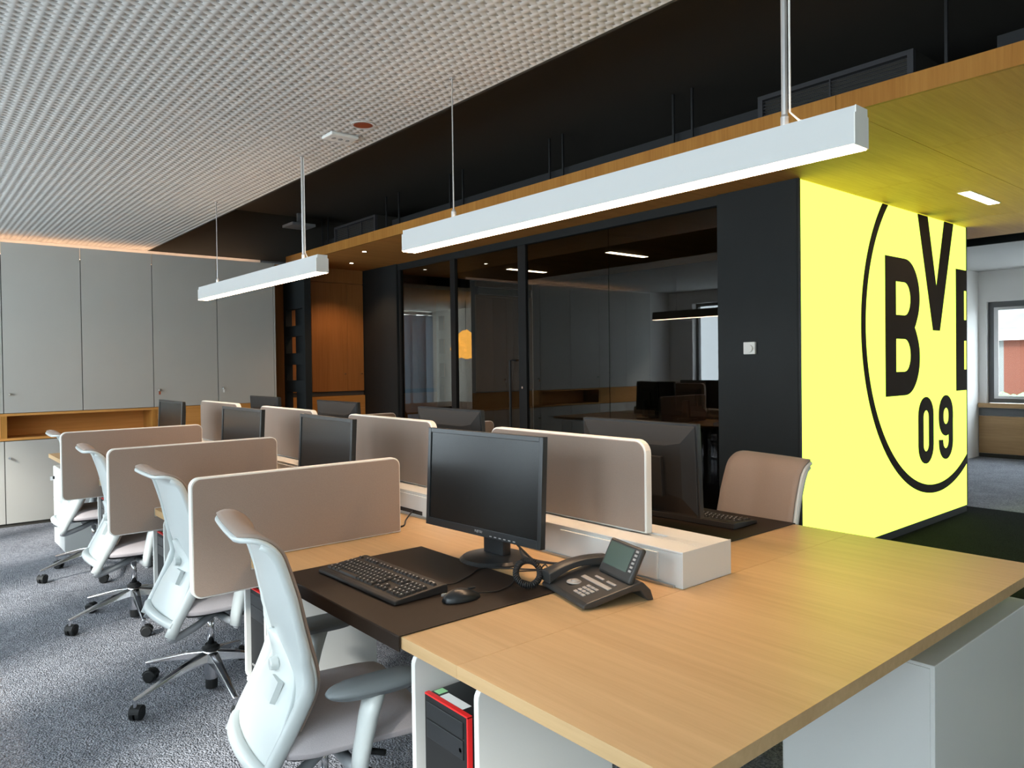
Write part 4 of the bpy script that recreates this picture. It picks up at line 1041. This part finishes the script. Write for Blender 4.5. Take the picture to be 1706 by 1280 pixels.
# ================================================================== BEHIND THE GLASS
mt = empty('meeting_table', (6.4, 10.0, 0)); tag(mt, 'dark topped meeting table behind the glass', 'table')
B(-1.0, 1.5, -1.1, 1.1, .715, .74).build('tabletop', M['wdark'], mt, bevel=.003)
for x in (-.85, 1.35):
    for y in (-.95, .95): MB().tube([(x, y, 0), (x, y, .715)], .025, 10).build('leg', M['rubber'], mt)
def shell_chair(label):
    s = empty('shell_chair', (0,0,0)); tag(s, label, 'chair', 'black shell chairs')
    pr = crom([(.22,.43),(.15,.455),(0,.44),(-.12,.445),(-.19,.50),(-.22,.60),(-.24,.72),(-.25,.82)], 24)
    A = [[(p[0]+.05*v*v*(i/23), v*.22*(1-.35*max(0,(i-19)/4)**2), p[1]+.05*v*v*(1-i/23)) for v in np.linspace(-1,1,11)] for i, p in enumerate(pr)]
    Bq = [[(x-.004, y, z-.010) for x, y, z in r] for r in A]
    MB().slab(A, Bq).build('seat_shell', M['rubber'], s, smooth=True)
    for x in (-.17, .17):
        for y in (-.17, .17): MB().tube([(x*.6, y*.6, .435), (x*1.25, y*1.25, 0)], .011, 8).build('leg', M['rubber'], s)
    return s
SC = [((5.25, 8.95), 80, 'black shell chair at the meeting table, nearest the dark wall'), ((5.95, 8.80), 85, 'black shell chair at the meeting table, second from the dark wall'), ((6.75, 8.78), 95, 'black shell chair at the meeting table, beside the panelled wall')]
s0 = shell_chair(SC[0][2])
for i, ((x, y), a, lab) in enumerate(SC):
    c = s0 if i == 0 else copy_tree(s0)
    c.location = (x, y, 0); c.rotation_euler = (0,0,math.radians(a)); c['label'] = lab
lp = empty('paper_lamp', (7.02, 9.5, 1.72)); tag(lp, 'crumpled glowing paper lamp behind the glass', 'lamp')
import bmesh
bm = bmesh.new(); bmesh.ops.create_icosphere(bm, subdivisions=4, radius=.215)
from mathutils import noise
for v in bm.verts:
    d = v.co.normalized(); v.co += d*(.05*noise.noise(d*2.3)+.035*abs(noise.noise(d*5.1+Vector((3,1,2))))-.02*abs(noise.noise(d*9)))
me = bpy.data.meshes.new('shade'); bm.to_mesh(me); bm.free(); me.materials.append(M['paper'])
o = bpy.data.objects.new('shade', me); COL.objects.link(o); o.parent = lp
MB().tube([(0,0,.2),(0,0,.73)], .003, 6).build('cord', M['rubber'], lp)
ed = empty('executive_desk', (6.8, 5.95, 0)); tag(ed, 'black desk behind the glass near the dark end wall', 'desk')
B(-.52, .6, -1.0, .85, .71, .745).build('tabletop', M['rubber'], ed, bevel=.002)
B(-.4, .4, -.95, -.91, 0, .71).build('side_panel', M['rubber'], ed); B(-.4, .4, .72, .76, 0, .71).build('side_panel', M['rubber'], ed)
for (x, y, a, lab) in ((6.85, 5.62, 150, 'black monitor on the black desk behind the glass'), (7.0, 5.15, 165, 'second black monitor on the black desk behind the glass')):
    c = copy_tree(m0); c.location = (x, y, .745); c.rotation_euler = (0,0,math.radians(a)); c['label'] = lab; c['group'] = 'monitors behind the glass'
